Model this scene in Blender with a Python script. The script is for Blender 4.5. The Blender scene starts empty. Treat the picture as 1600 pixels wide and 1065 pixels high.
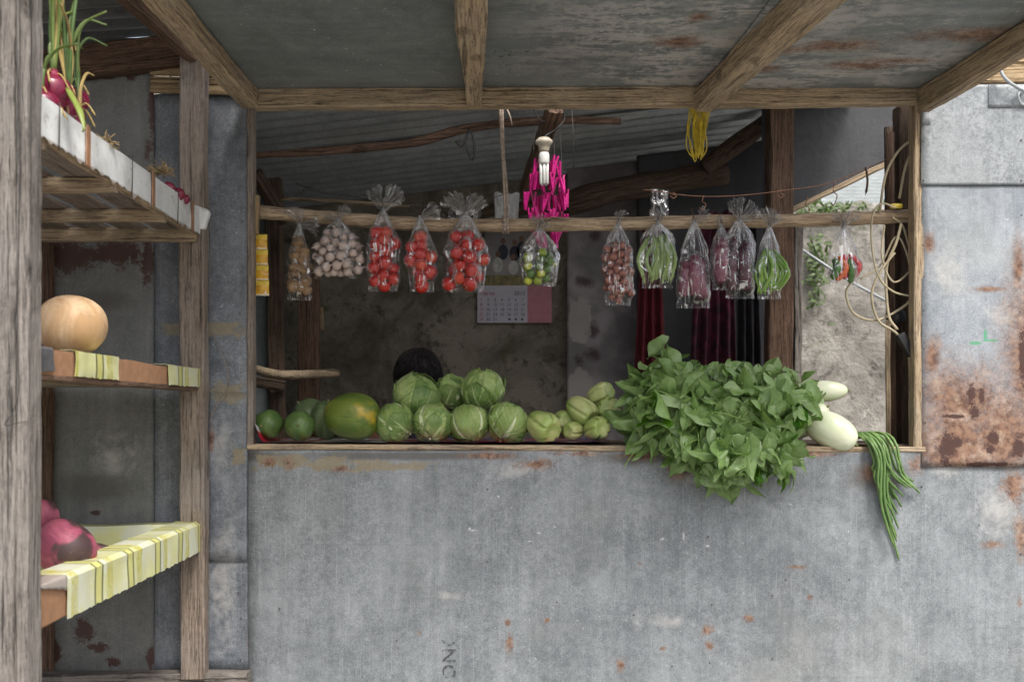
import bpy, bmesh, math, random
from mathutils import Vector, Matrix, Euler, noise as mn
R = random.Random(7)
PI = math.pi
sc = bpy.context.scene
col = sc.collection
# ------------------------------------------------------------------ camera, light
D = 3.2; F = 1536.0; EYE = 1.10; VX, VY = 750.0, 640.0
def at(px, py, Y=0.0):
    s = (D + Y) / F
    return Vector(((px - VX) * s, Y, EYE - (py - VY) * s))
cam = bpy.data.cameras.new('camera'); camo = bpy.data.objects.new('camera', cam); col.objects.link(camo)
camo.location = (0, -D, EYE); camo.rotation_euler = (PI/2, 0, 0)
cam.sensor_width = 36; cam.lens = 36 * F / 1600
cam.shift_x = 50/1600; cam.shift_y = 107.5/1600
cam.clip_start = .05; cam.clip_end = 500
cam.dof.use_dof = True; cam.dof.focus_distance = D + .0; cam.dof.aperture_fstop = 4.0
sc.camera = camo
w = bpy.data.worlds.new('World'); sc.world = w; w.use_nodes = True
SUN_EL, SUN_ROT = math.radians(56), math.radians(200)
wn = w.node_tree; bg = wn.nodes['Background']
sky = wn.nodes.new('ShaderNodeTexSky'); sky.sky_type = 'NISHITA'; sky.sun_disc = False
sky.sun_elevation = SUN_EL; sky.sun_rotation = SUN_ROT
sky.air_density = 1.0; sky.dust_density = 6.0; sky.ozone_density = 1.0
hs = wn.nodes.new('ShaderNodeHueSaturation'); hs.inputs['Saturation'].default_value = .5   # an even overcast sky
wn.links.new(sky.outputs[0], hs.inputs['Color']); wn.links.new(hs.outputs[0], bg.inputs['Color'])
bg.inputs['Strength'].default_value = .13
sun = bpy.data.lights.new('sun', 'SUN'); sun.energy = 1.5; sun.angle = math.radians(13); sun.color = (1, .96, .9)
so = bpy.data.objects.new('sun', sun); col.objects.link(so)
sd = Vector((.35, -.75, 1.25)).normalized()
so.rotation_euler = (-sd).to_track_quat('-Z', 'Y').to_euler(); so.location = (2, -4, 6)
sky.sun_elevation = math.asin(sd.z); sky.sun_rotation = math.atan2(sd.x, sd.y)
sc.view_settings.view_transform = 'Standard'; sc.view_settings.look = 'None'
sc.view_settings.exposure = 1.08; sc.view_settings.gamma = 1; sc.view_settings.use_curve_mapping = False
sc.render.engine = 'CYCLES'
cy = sc.cycles
cy.use_denoising = True; cy.max_bounces = 10; cy.transparent_max_bounces = 40; cy.diffuse_bounces = 5; cy.glossy_bounces = 3
cy.sample_clamp_indirect = 4; cy.caustics_reflective = False; cy.caustics_refractive = False

# ------------------------------------------------------------------ node helper
class NT:
    def __init__(s, name):
        s.m = bpy.data.materials.new(name); s.m.use_nodes = True
        s.t = s.m.node_tree; s.p = s.t.nodes['Principled BSDF']; s.out = s.t.nodes['Material Output']
    def n(s, t, **k):
        x = s.t.nodes.new(t)
        for a, b in k.items(): setattr(x, a, b)
        return x
    def put(s, sock, v):
        if isinstance(v, bpy.types.NodeSocket): s.t.links.new(v, sock)
        elif isinstance(v, (tuple, list)) and len(v) == 3 and len(sock.default_value) == 4: sock.default_value = (*v, 1)
        else: sock.default_value = v
    def math(s, op, a, b=0.0, c=None, clamp=False):
        x = s.n('ShaderNodeMath', operation=op, use_clamp=clamp); s.put(x.inputs[0], a); s.put(x.inputs[1], b)
        if c is not None: s.put(x.inputs[2], c)
        return x.outputs[0]
    def vm(s, op, a, b=(0, 0, 0)):
        x = s.n('ShaderNodeVectorMath', operation=op); s.put(x.inputs[0], a); s.put(x.inputs[1], b)
        return x.outputs['Value'] if op in ('LENGTH', 'DOT_PRODUCT') else x.outputs[0]
    def noise(s, vec, scale=5, detail=4, rough=.6, dist=0):
        x = s.n('ShaderNodeTexNoise'); s.put(x.inputs['Vector'], vec)
        x.inputs['Scale'].default_value = scale; x.inputs['Detail'].default_value = detail
        x.inputs['Roughness'].default_value = rough; x.inputs['Distortion'].default_value = dist
        return x.outputs['Fac']
    def mr(s, v, a, b, c=0.0, d=1.0, smooth=True):
        x = s.n('ShaderNodeMapRange'); x.interpolation_type = 'SMOOTHSTEP' if smooth else 'LINEAR'
        s.put(x.inputs[0], v)
        for i, q in enumerate((a, b, c, d)): s.put(x.inputs[i+1], q)
        return x.outputs[0]
    def mix(s, f, a, b, mode='MIX'):
        x = s.n('ShaderNodeMix', data_type='RGBA', blend_type=mode)
        s.put(x.inputs[0], f); s.put(x.inputs[6], a); s.put(x.inputs[7], b)
        return x.outputs[2]
    def obj(s): return s.n('ShaderNodeTexCoord').outputs['Object']
    def uv(s): return s.n('ShaderNodeTexCoord').outputs['UV']
    def pos(s): return s.n('ShaderNodeNewGeometry').outputs['Position']
    def rnd(s): return s.n('ShaderNodeObjectInfo').outputs['Random']
    def sep(s, v):
        x = s.n('ShaderNodeSeparateXYZ'); s.put(x.inputs[0], v); return x.outputs
    def scale(s, v, sc_): return s.vm('MULTIPLY', v, sc_)
    def bump(s, h, strength=.5, dist=.01):
        x = s.n('ShaderNodeBump'); s.put(x.inputs['Height'], h)
        x.inputs['Strength'].default_value = strength; x.inputs['Distance'].default_value = dist
        s.t.links.new(x.outputs[0], s.p.inputs['Normal']); return x.outputs[0]
    def blobs(s, pos, bl, nz, k=.9, e0=.0, e1=.16, sq=False):
        """ragged-edged marks: bl = [(centre, radii)]"""
        cur = None
        for c, r in bl:
            q_ = s.vm('MULTIPLY', s.vm('SUBTRACT', pos, tuple(c)), tuple(1/q for q in r))
            if sq:
                xx = s.sep(s.vm('ABSOLUTE', q_)); d = s.math('MAXIMUM', xx[0], xx[2])
            else: d = s.vm('LENGTH', q_)
            m = s.math('SUBTRACT', 1.0, d)
            cur = m if cur is None else s.math('MAXIMUM', cur, m)
        v = s.math('ADD', cur, s.math('MULTIPLY', s.math('SUBTRACT', nz, .5), k))
        return s.mr(v, e0, e1)
    def fin(s, color, rough=.6, **k):
        s.put(s.p.inputs['Base Color'], color); s.put(s.p.inputs['Roughness'], rough)
        for a, b in k.items(): s.put(s.p.inputs[a.replace('_', ' ')], b)
        return s.m

def metal(name, dark, light, rust=(), maroon=(), pale=(), tape=(), green=(), chalk=(), dirt=(), patch=2.2, spangle=.0, streak=(22, 22, 1.1),
          spots=.5, flecks=.25, rough=.5, rust_bits=0.0, metallic=0.0, rust_k=4.2, corr=0.0, corr_scale=(3, 3, 9)):
    s = NT(name); P = s.pos()
    n1 = s.noise(P, patch, 9, .68, .3); n2 = s.noise(P, 38, 6, .75); n3 = s.noise(s.scale(P, streak), 1, 5, .65)
    n4 = s.noise(P, 240, 3, .8); nm = s.noise(P, 11, 8, .72, .6)
    f = s.math('ADD', s.math('MULTIPLY', s.mr(n1, .3, .7), .36), s.math('MULTIPLY', s.mr(n3, .3, .7), .17))
    f = s.math('ADD', f, s.math('MULTIPLY', s.mr(nm, .3, .7), .22))
    f = s.math('ADD', f, s.math('MULTIPLY', s.math('SUBTRACT', n4, .5), 1.5))
    f = s.math('ADD', f, s.math('MULTIPLY', s.math('SUBTRACT', n2, .5), .8))
    c = s.mix(s.mr(f, .10, .84, 0, 1, False), tuple(q*.9 for q in dark), tuple(q*1.06 for q in light))
    # fine brushed lines up and down, rubbed lines across
    br = s.noise(s.scale(P, (260, 260, 5)), 1, 2, .5); c = s.mix(s.mr(br, .55, .8, 0, .22), c, tuple(min(1, q*1.7) for q in light))
    hl = s.noise(s.scale(P, (1.3, 1.3, 55)), 1, 4, .6); c = s.mix(s.mr(hl, .6, .82, 0, .35), c, tuple(q*.6 for q in dark))
    warm = s.noise(P, 1.7, 5, .6); c = s.mix(s.mr(warm, .5, .75, 0, .35), c, (light[0]*1.02, light[1]*.95, light[2]*.8))
    if spangle:
        v = s.n('ShaderNodeTexVoronoi'); s.put(v.inputs['Vector'], s.vm('ADD', P, (0, 0, 0))); v.inputs['Scale'].default_value = 95
        sv = s.sep(v.outputs['Color'])[0]
        sp = s.math('MULTIPLY', s.mr(s.noise(P, 60, 5, .7, 1.0), .48, .56), s.mr(s.noise(P, 4, 3, .5), .35, .6))
        c = s.mix(s.math('MULTIPLY', sp, spangle), c, tuple(q*.55 for q in dark))
        c = s.mix(s.math('MULTIPLY', sv, spangle*.25), c, tuple(min(1, q*1.25) for q in light))
    if corr:
        corr = s.math('MULTIPLY', s.math('MULTIPLY', s.mr(s.sep(P)[0], -.1, .55), s.mr(s.noise(P, 3.1, 4, .6), .38, .58, .15, 1)), corr)
        cn = s.noise(s.scale(P, corr_scale), 1, 9, .72, .8)
        k_ = s.math('MULTIPLY', s.mr(s.math('ADD', cn, s.math('MULTIPLY', s.math('SUBTRACT', n2, .5), .6)), .44, .56), corr)
        c = s.mix(k_, c, (.52, .49, .47))
    sd_ = s.noise(P, 55, 3, .6); c = s.mix(s.mr(sd_, .68, .76, 0, spots), c, (.06, .055, .05))
    sf = s.noise(s.vm('ADD', P, (7, 3, 5)), 80, 2, .6); c = s.mix(s.mr(sf, .71, .75, 0, flecks), c, (.62, .63, .62))
    if pale: c = s.mix(s.math('MULTIPLY', s.blobs(P, pale, s.math('ADD', s.math('MULTIPLY', nm, .6), s.math('MULTIPLY', n2, .4)), 3.6, .0, 1.3), .62), c, (.46, .45, .43))
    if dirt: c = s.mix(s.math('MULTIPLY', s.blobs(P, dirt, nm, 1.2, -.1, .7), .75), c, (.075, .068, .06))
    if tape: c = s.mix(s.math('MULTIPLY', s.blobs(P, tape, s.noise(s.scale(P, (1, 1, 2.2)), 17, 8, .8, .8), 3.6, .22, .34, True), .8), c, s.mix(n2, (.15, .125, .08), (.32, .27, .17)))
    if chalk: c = s.mix(s.math('MULTIPLY', s.blobs(P, chalk, s.noise(P, 90, 5, .75), 3.2, .1, 1.0), .7), c, (.62, .63, .63))
    if green: c = s.mix(s.math('MULTIPLY', s.blobs(P, green, n2, .7), .7), c, (.03, .28, .12))
    rc = s.mix(s.mr(s.noise(P, 45, 5, .7), .35, .65), (.25, .145, .095), (.10, .052, .036))
    rc = s.mix(s.mr(s.noise(P, 18, 6, .7), .5, .7), rc, (.36, .265, .20))
    rm = None
    if rust: rm = s.blobs(P, rust, s.math('ADD', s.math('MULTIPLY', s.noise(P, 13, 9, .8, .6), .6), s.math('MULTIPLY', s.noise(P, 110, 5, .8), .4)), rust_k, .12 if rust_k > 3 else .0, .95)
    if rust_bits:
        b = s.math('MULTIPLY', s.mr(s.noise(P, 16, 7, .75), .66, .72), rust_bits)
        rm = b if rm is None else s.math('MAXIMUM', rm, b)
    if rm is not None: c = s.mix(rm, c, rc)
    if maroon: c = s.mix(s.blobs(P, maroon, s.math('ADD', s.math('MULTIPLY', s.noise(P, 20, 6, .7, .5), .5), s.math('MULTIPLY', s.noise(P, 130, 6, .85), .5)), 4.5, .12, .4), c, s.mix(n2, (.035, .017, .015), (.085, .04, .03)))
    h = s.math('ADD', s.math('MULTIPLY', nm, .5), s.math('MULTIPLY', n2, .35))
    s.bump(h, .45, .006)
    ro = s.mr(n2, .3, .7, rough-.08, rough+.16)
    if rm is not None: ro = s.math('ADD', ro, s.math('MULTIPLY', rm, .3), clamp=True)
    return s.fin(c, ro, Metallic=metallic, Specular_IOR_Level=.45)

def wood(name, a, b, dk, grey=.0, knots=.6, rough=.8, grain=1.0, dirt=.3):
    s = NT(name); O = s.obj(); rn = s.rnd()
    o2 = s.vm('ADD', O, s.n('ShaderNodeCombineXYZ').outputs[0])
    cb = s.n('ShaderNodeCombineXYZ'); s.put(cb.inputs[0], s.math('MULTIPLY', rn, 31.0)); s.put(cb.inputs[1], s.math('MULTIPLY', rn, 17.0))
    o2 = s.vm('ADD', O, cb.outputs[0])
    g1 = s.noise(s.scale(o2, (2.2, 26, 26)), 1, 6, .62, .9); g2 = s.noise(s.scale(o2, (9, 190, 190)), 1, 4, .7, .4)
    g3 = s.noise(o2, 3.2, 6, .65); fine = s.noise(s.scale(o2, (60, 300, 300)), 1, 3, .7)
    c = s.mix(s.mr(g1, .3, .7), a, b)
    c = s.mix(s.mr(g2, .45, .62, 0, .9*grain), c, dk); ck = s.noise(s.scale(o2, (1.6, 70, 70)), 1, 3, .55, .5); c = s.mix(s.mr(ck, .64, .68, 0, .85), c, tuple(q*.45 for q in dk))
    c = s.mix(s.mr(g3, .52, .74, 0, .75), c, tuple(q*.55 for q in b))
    if grey: c = s.mix(s.mr(s.noise(s.vm('ADD', o2, (3, 1, 9)), 4.5, 6, .7), .35, .7, 0, grey), c, (.27, .25, .235))
    v = s.n('ShaderNodeTexVoronoi'); s.put(v.inputs['Vector'], s.scale(o2, (4.2, 9, 9))); v.inputs['Scale'].default_value = 1
    kn = s.mr(v.outputs['Distance'], .09, .17, knots, 0)
    c = s.mix(kn, c, tuple(q*.6 for q in dk))
    c = s.mix(s.mr(s.noise(o2, 9, 8, .75), .56, .7, 0, dirt), c, (.045, .035, .028))
    c = s.mix(s.mr(fine, .35, .75, 0, .35), c, tuple(min(1, q*1.35) for q in a))
    h = s.math('ADD', s.math('MULTIPLY', s.mr(ck, .60, .68), -.9), h) if 0 else s.math('ADD', s.math('SUBTRACT', s.math('MULTIPLY', g2, .6), s.mr(ck, .60, .68)), s.math('ADD', s.math('MULTIPLY', g1, .6), s.math('MULTIPLY', s.noise(o2, 30, 6, .7), .5)))
    s.bump(h, 1, .008)
    return s.fin(c, s.mr(g2, .3, .7, rough-.1, rough+.1), Specular_IOR_Level=.3)

def plain(name, c, rough=.5, var=.25, sc_=30, bump=.0, use_rnd=.0, **k):
    s = NT(name); O = s.obj()
    nz = s.noise(O, sc_, 5, .65)
    cc = s.mix(s.mr(nz, .3, .7), tuple(q*(1-var) for q in c), tuple(min(1, q*(1+var)) for q in c))
    if use_rnd: cc = s.mix(s.math('MULTIPLY', s.rnd(), use_rnd), cc, tuple(q*.5 for q in c))
    if bump: s.bump(nz, bump, .004)
    return s.fin(cc, rough, **k)

# ------------------------------------------------------------------ object helpers
def tag(o, label=None, cat=None, group=None, kind=None):
    if label: o['label'] = label
    if cat: o['category'] = cat
    if group: o['group'] = group
    if kind: o['kind'] = kind
    return o
def empty(name, loc, label=None, cat=None, group=None):
    o = bpy.data.objects.new(name, None); col.objects.link(o); o.location = loc; o.empty_display_size = .05
    return tag(o, label, cat, group)
def adopt(o, parent):
    if parent is not None:
        o.parent = parent
        t = Vector(parent.location)
        p = parent.parent
        while p is not None: t += Vector(p.location); p = p.parent
        o.matrix_parent_inverse = Matrix.Translation(-t) if parent.type == 'EMPTY' else parent_world(parent).inverted()
    return o
def parent_world(p):
    m = p.matrix_basis.copy()
    if p.parent is not None: m = parent_world(p.parent) @ p.matrix_parent_inverse @ m
    return m
def mo(name, V, Fc, mat, parent=None, smooth=True, M=None, uv=None):
    me = bpy.data.meshes.new(name); me.from_pydata([tuple(v) for v in V], [], Fc)
    if uv is not None:
        l = me.uv_layers.new(name='UVMap')
        for lp in me.loops: l.data[lp.index].uv = uv[lp.vertex_index]
    if mat is not None: me.materials.append(mat)
    for p in me.polygons: p.use_smooth = smooth
    me.update()
    o = bpy.data.objects.new(name, me); col.objects.link(o)
    if M is not None: o.matrix_basis = M
    return adopt(o, parent)
def frame_x(p0, p1):
    x = (p1 - p0).normalized(); up = Vector((0, 0, 1)) if abs(x.z) < .9 else Vector((0, -1, 0))
    y = up.cross(x).normalized(); z = x.cross(y)
    m = Matrix((x, y, z)).transposed().to_4x4(); m.translation = p0
    return m
def beam(name, p0, p1, w, h, mat, parent=None, rough=.0025, roll=0, w1=None, h1=None, seed=None, n=None, bevel=.004):
    """sawn timber from p0 to p1 (centre line), w across, h high, with uneven worn edges"""
    p0 = Vector(p0); p1 = Vector(p1); L = (p1-p0).length
    M = frame_x(p0, p1) @ Matrix.Rotation(roll, 4, 'X'); sd_ = R.random()*50 if seed is None else seed
    n = n or max(2, int(L/.03)); w1 = w1 or w; h1 = h1 or h
    V = []; Fc = []; b = min(bevel, w*.2, h*.2)
    for i in range(n+1):
        t = i/n; a = (w*(1-t)+w1*t)/2; c = (h*(1-t)+h1*t)/2; x = L*t
        ring = [(-a+b, -c), (0, -c), (a-b, -c), (a, -c+b), (a, 0), (a, c-b), (a-b, c), (0, c), (-a+b, c), (-a, c-b), (-a, 0), (-a, -c+b)]
        for k, (y, z) in enumerate(ring):
            q = Vector((x*5+sd_, y*30, z*30)); nv = mn.noise_vector(q)*rough + mn.noise_vector(Vector((x*26+sd_, y*60, z*60)))*rough*.5
            if k % 3 == 0 or (k+1) % 3 == 0: nv = nv*1.3
            V.append((x + (nv.x if i in (0, n) else 0), y+nv.y, z+nv.z))
    m = 12
    for i in range(n):
        for k in range(m):
            Fc.append((i*m+k, i*m+(k+1) % m, (i+1)*m+(k+1) % m, (i+1)*m+k))
    Fc.append(tuple(range(m))[::-1]); Fc.append(tuple(n*m+k for k in range(m)))
    o = mo(name, V, Fc, mat, parent, smooth=False, M=M)
    return o
def sweep(pts, rad, sides=8, rough=0, seed=0, flat=1.0):
    pts = [Vector(p) for p in pts]; V = []; Fc = []; n = len(pts)
    if not isinstance(rad, (list, tuple)): rad = [rad]*n
    nrm = None
    for i, p in enumerate(pts):
        t = (pts[min(i+1, n-1)] - pts[max(i-1, 0)]).normalized()
        if nrm is None:
            nrm = t.orthogonal().normalized()
        nrm = (nrm - t*nrm.dot(t)).normalized(); bn = t.cross(nrm)
        for k in range(sides):
            a = 2*PI*k/sides; r = rad[i]
            if rough: r *= 1 + rough*mn.noise(Vector((p.x*9+seed, p.y*9+p.z*9, math.cos(a)*1.2))+Vector((0, 0, math.sin(a))))
            V.append(p + nrm*math.cos(a)*r + bn*math.sin(a)*r*flat)
    for i in range(n-1):
        for k in range(sides): Fc.append((i*sides+k, i*sides+(k+1) % sides, (i+1)*sides+(k+1) % sides, (i+1)*sides+k))
    Fc.append(tuple(range(sides))[::-1]); Fc.append(tuple((n-1)*sides+k for k in range(sides)))
    return V, Fc
def tube(name, pts, rad, mat, parent=None, sides=8, rough=0, seed=0, flat=1.0):
    V, Fc = sweep(pts, rad, sides, rough, seed, flat)
    M = frame_x(Vector(pts[0]), Vector(pts[-1])); Mi = M.inverted()
    return mo(name, [Mi @ v for v in V], Fc, mat, parent, True, M)
def spline(cp, n=10):
    cp = [Vector(c) for c in cp]; out = []
    P = [cp[0]*2-cp[1]] + cp + [cp[-1]*2-cp[-2]]
    for i in range(1, len(P)-2):
        a, b, c, d = P[i-1:i+3]
        for k in range(n):
            t = k/n; out.append(.5*((2*b)+(c-a)*t+(2*a-5*b+4*c-d)*t*t+(3*b-a-3*c+d)*t**3))
    out.append(cp[-1]); return out
def grid(nu, nv, fn):
    V = [fn(i/nu, j/nv) for j in range(nv+1) for i in range(nu+1)]
    Fc = [(j*(nu+1)+i, j*(nu+1)+i+1, (j+1)*(nu+1)+i+1, (j+1)*(nu+1)+i) for j in range(nv) for i in range(nu)]
    uv = [(i/nu, j/nv) for j in range(nv+1) for i in range(nu+1)]
    return V, Fc, uv
def solid(o, t, off=-1):
    m = o.modifiers.new('thickness', 'SOLIDIFY'); m.thickness = t; m.offset = off; return o
def wallsheet(name, x0, x1, z0, z1, Y, mat, parent, warp=.003, th=.0015, ragged=.0, n=36, seed=0):
    def fn(u, v):
        x = x0+(x1-x0)*u; z = z0+(z1-z0)*v
        q = Vector((x*2.1+seed, 0, z*2.1)); y = Y + warp*mn.noise(q) + warp*.35*mn.noise(q*4)
        e = ragged*mn.noise(Vector((x*30, z*30, seed)))+ragged*.6*mn.noise(Vector((x*90, z*90, seed)))
        if u in (0, 1): x += e
        if v in (0, 1): z += e
        return (x, y, z)
    V, Fc, uv = grid(n, n, fn)
    Fc = [f[::-1] for f in Fc] if False else Fc
    o = mo(name, V, Fc, mat, parent, True, None, uv); solid(o, th, 1); return o
def box(name, c, s, mat, parent=None, bevel=.003, rot=None, segs=2):
    bm = bmesh.new(); bmesh.ops.create_cube(bm, size=1); bmesh.ops.scale(bm, vec=s, verts=bm.verts)
    if bevel: bmesh.ops.bevel(bm, geom=bm.edges[:], offset=bevel, segments=segs, affect='EDGES', profile=.6)
    me = bpy.data.meshes.new(name); bm.to_mesh(me); bm.free(); me.materials.append(mat)
    o = bpy.data.objects.new(name, me); col.objects.link(o)
    M = Matrix.Translation(c)
    if rot: M = M @ Euler(rot).to_matrix().to_4x4()
    o.matrix_basis = M
    return adopt(o, parent)
def lathe(prof, sides=24, fn=None):
    """prof [(r,z)] round Z; fn(angle, t, r) -> r"""
    V = []; Fc = []; n = len(prof); uv = []
    for i, (r, z) in enumerate(prof):
        for k in range(sides):
            a = 2*PI*k/sides; rr = fn(a, i/(n-1), r) if fn else r
            V.append((rr*math.cos(a), rr*math.sin(a), z)); uv.append((k/sides, i/(n-1)))
    for i in range(n-1):
        for k in range(sides): Fc.append((i*sides+k, i*sides+(k+1) % sides, (i+1)*sides+(k+1) % sides, (i+1)*sides+k))
    Fc.append(tuple(range(sides))[::-1]); Fc.append(tuple((n-1)*sides+k for k in range(sides)))
    return V, Fc, uv
def prof_fn(f, n=20):
    return [(max(.0004, f(i/n)[0]), f(i/n)[1]) for i in range(n+1)]
def clone(o, M, parent=None, label=None, group=None, cat=None):
    c = o.copy(); c.parent = None; c.matrix_parent_inverse = Matrix.Identity(4); col.objects.link(c); c.matrix_basis = M
    adopt(c, parent); tag(c, label, cat, group); return c
def orient(loc, axis, spin=0, scale=1):
    """matrix whose local Z points along axis"""
    q = Vector(axis).to_track_quat('Z', 'Y').to_matrix().to_4x4()
    s = Matrix.Diagonal((*((scale,)*3 if not isinstance(scale, (tuple, list)) else scale), 1))
    return Matrix.Translation(loc) @ q @ Matrix.Rotation(spin, 4, 'Z') @ s
# ------------------------------------------------------------------ materials
def B(px, py, rx, rz, Y=0, ry=.6): s = (D+Y)/F; return (at(px, py, Y), (rx*s, ry, rz*s))
WD_TAN = wood('tan_timber', (.50, .385, .25), (.33, .25, .16), (.10, .068, .042), grey=.3, dirt=.5)
WD_POST = wood('worn_post_timber', (.29, .235, .19), (.18, .14, .112), (.06, .044, .034), grey=.6, knots=.7, dirt=.55)
WD_GREY = wood('silvered_timber', (.25, .225, .20), (.11, .094, .082), (.024, .019, .016), grey=.45, knots=.85, dirt=.5)
WD_DARK = wood('dark_timber', (.10, .068, .046), (.055, .036, .025), (.02, .013, .009), knots=.7, dirt=.6)
WD_RED = wood('reddish_timber', (.17, .105, .07), (.09, .053, .036), (.03, .018, .012), knots=.8, dirt=.6)
WD_LIGHT = wood('pale_batten', (.42, .32, .19), (.32, .22, .12), (.17, .11, .06), knots=.4, dirt=.2)
WD_POLE = wood('bamboo_pole', (.58, .45, .31), (.36, .26, .165), (.11, .07, .042), knots=.35, rough=.5, dirt=.35)
M_WALL = metal('galvanised_front_sheet', (.125, .14, .152), (.29, .312, .33),
    rust=[B(420, 722, 20, 12), B(450, 722, 16, 16), B(530, 733, 22, 8), B(760, 712, 60, 9), B(835, 725, 45, 14), B(905, 708, 60, 7), B(1000, 712, 55, 10), B(1060, 735, 34, 24),
          B(1265, 708, 70, 9), B(1360, 735, 30, 26), B(1430, 725, 24, 28), B(1585, 760, 34, 46), B(1595, 840, 16, 60), B(1555, 850, 26, 12),
          B(795, 1005, 10, 22), B(792, 972, 8, 10), B(1105, 985, 13, 12), B(1108, 1007, 10, 14), B(970, 1038, 10, 16), B(1265, 932, 9, 9), B(1000, 880, 4, 4), B(855, 968, 7, 6),
          B(655, 988, 6, 6), B(1592, 940, 8, 14), B(1245, 885, 22, 5), B(1035, 1012, 9, 6), B(1170, 965, 12, 8)],
    pale=[B(805, 735, 60, 18), B(1090, 745, 50, 24), B(1480, 735, 40, 18), B(1560, 800, 50, 50), B(1040, 970, 60, 16), B(700, 930, 40, 12)], chalk=[B(738, 828, 9, 2), B(734, 826, 3, 4), B(842, 832, 5, 1.5), B(828, 845, 6, 1.5), B(867, 823, 2, 3), B(1106, 852, 7, 3), B(1068, 838, 3, 9), B(779, 775, 3, 3), B(1035, 842, 5, 4)],
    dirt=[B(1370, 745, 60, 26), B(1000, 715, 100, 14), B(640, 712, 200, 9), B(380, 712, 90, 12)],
    tape=[B(450, 721, 56, 13), B(520, 722, 36, 14), B(575, 727, 34, 11), B(630, 729, 60, 8), B(410, 718, 14, 10)],
    spangle=.18, patch=2.6, spots=.55, flecks=.4)
M_LEFTSTRIP = metal('blue_grey_strip_sheet', (.085, .098, .115), (.25, .27, .30), tape=[B(345, 515, 44, 16), B(285, 515, 44, 13), B(356, 612, 36, 20), B(374, 713, 12, 16)],
    rust=[B(330, 690, 8, 30), B(392, 1000, 8, 40)], pale=[B(345, 700, 30, 60), B(350, 900, 30, 150)], spangle=.3, patch=5, spots=.6, flecks=.5)
M_BACKSTRIP = metal('grey_green_back_sheet', (.115, .12, .118), (.20, .205, .20),
    maroon=[B(100, 400, 60, 32), B(180, 395, 60, 26), B(232, 400, 14, 56), B(205, 122, 12, 8), B(172, 122, 12, 6), B(238, 180, 8, 70), B(232, 235, 8, 22), B(84, 1015, 16, 20), B(132, 985, 18, 26), B(150, 1010, 22, 9),
            B(178, 1034, 14, 12), B(236, 1030, 8, 30), B(150, 800, 10, 5)],
    pale=[B(180, 720, 50, 60)], dirt=[B(150, 760, 80, 30), B(150, 470, 70, 20)], patch=3, spots=.3, flecks=.15)
M_RUSTY = metal('rusty_side_sheet', (.18, .205, .235), (.33, .36, .39),
    rust=[B(1500, 690, 160, 170), B(1560, 680, 190, 160), B(1500, 630, 130, 110), B(1605, 560, 70, 230), B(1455, 560, 24, 60), B(1590, 420, 18, 80), B(1450, 380, 14, 26), B(1545, 452, 44, 8), B(1440, 700, 30, 50), B(1650, 500, 60, 300)],
    maroon=[B(1478, 700, 16, 26), B(1515, 618, 8, 22), B(1532, 618, 6, 16), B(1520, 645, 12, 14), B(1550, 685, 12, 16), B(1490, 650, 26, 4), B(1540, 725, 60, 5), B(1495, 690, 10, 12), B(1545, 700, 10, 12), B(1598, 560, 10, 60), B(1590, 700, 14, 22)],
    green=[B(1538, 524, 3, 10), B(1522, 536, 10, 3), B(1546, 532, 14, 2)], pale=[B(1480, 430, 40, 50), B(1560, 490, 36, 30)], spangle=.25, spots=.7, flecks=.4, rust_k=2.0)
M_SPANGLE = metal('bright_spangled_sheet', (.20, .222, .238), (.33, .352, .368), spangle=.6, patch=5, spots=.3, flecks=.3, rough=.42)
def A3(px, py, rx, rv):   # marks on the awning: px,py of a point on the sheet; radii in metres across / out
    z = 2.135-EYE; Yd = F*z/(VY-py) - D; s = (D+Yd)/F
    return (Vector(((px-VX)*s, Yd, 2.13)), (rx, rv, .5))
M_AWN = metal('awning_underside_sheet', (.125, .147, .15), (.235, .262, .265),
    rust=[A3(1310, 66, .20, .09), A3(1190, 104, .10, .07), A3(1350, 100, .18, .07), A3(1520, 48, .24, .10), A3(1060, 62, .12, .09), A3(1240, 72, .14, .06), A3(1090, 20, .06, .06), A3(1400, 92, .2, .05)],
    pale=[A3(1060, 50, .26, .2), A3(1040, 85, .18, .06), A3(1300, 110, .35, .06), A3(1290, 70, .4, .1), A3(1450, 70, .25, .12), A3(1250, 20, .3, .06), A3(950, 20, .14, .05)],
    streak=(1.2, 22, 22), patch=3, spots=.35, flecks=1.0, corr=.7, corr_scale=(4, 16, 4), rust_k=3.1)
M_CORR = metal('corrugated_roof_sheet', (.26, .29, .31), (.50, .54, .565), streak=(1, 8, 8), patch=1.5, spots=.3, flecks=.1, rust_bits=.3, rough=.38, metallic=.5)
M_CORR2 = metal('dull_side_roof_sheet', (.07, .07, .07), (.15, .15, .145), streak=(1, 14, 14), patch=4, spots=.8, flecks=.3, rust_bits=.5)
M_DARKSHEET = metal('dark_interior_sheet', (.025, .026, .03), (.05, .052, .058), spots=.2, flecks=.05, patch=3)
M_BLUESHEET = metal('blue_grey_inner_sheet', (.12, .14, .145), (.2, .225, .23), spots=.3, flecks=.1)
def stone(name, a, b, moss=.5, white=.3, lime=(.55, .54, .5)):
    s = NT(name); P = s.pos()
    n1 = s.noise(P, 3, 9, .7, .5); n2 = s.noise(P, 16, 8, .75); n3 = s.noise(P, 6, 6, .7, 1)
    c = s.mix(s.mr(n1, .32, .68), a, b)
    c = s.mix(s.mr(n2, .52, .66, 0, .75), c, tuple(q*.35 for q in a))
    c = s.mix(s.mr(n3, .55, .68, 0, moss), c, (.07, .09, .03))
    c = s.mix(s.mr(s.noise(s.vm('ADD', P, (4, 4, 4)), 7, 7, .72), .62, .7, 0, white), c, lime)
    s.bump(s.math('ADD', n2, n1), 1, .02)
    return s.fin(c, .9)
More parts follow.
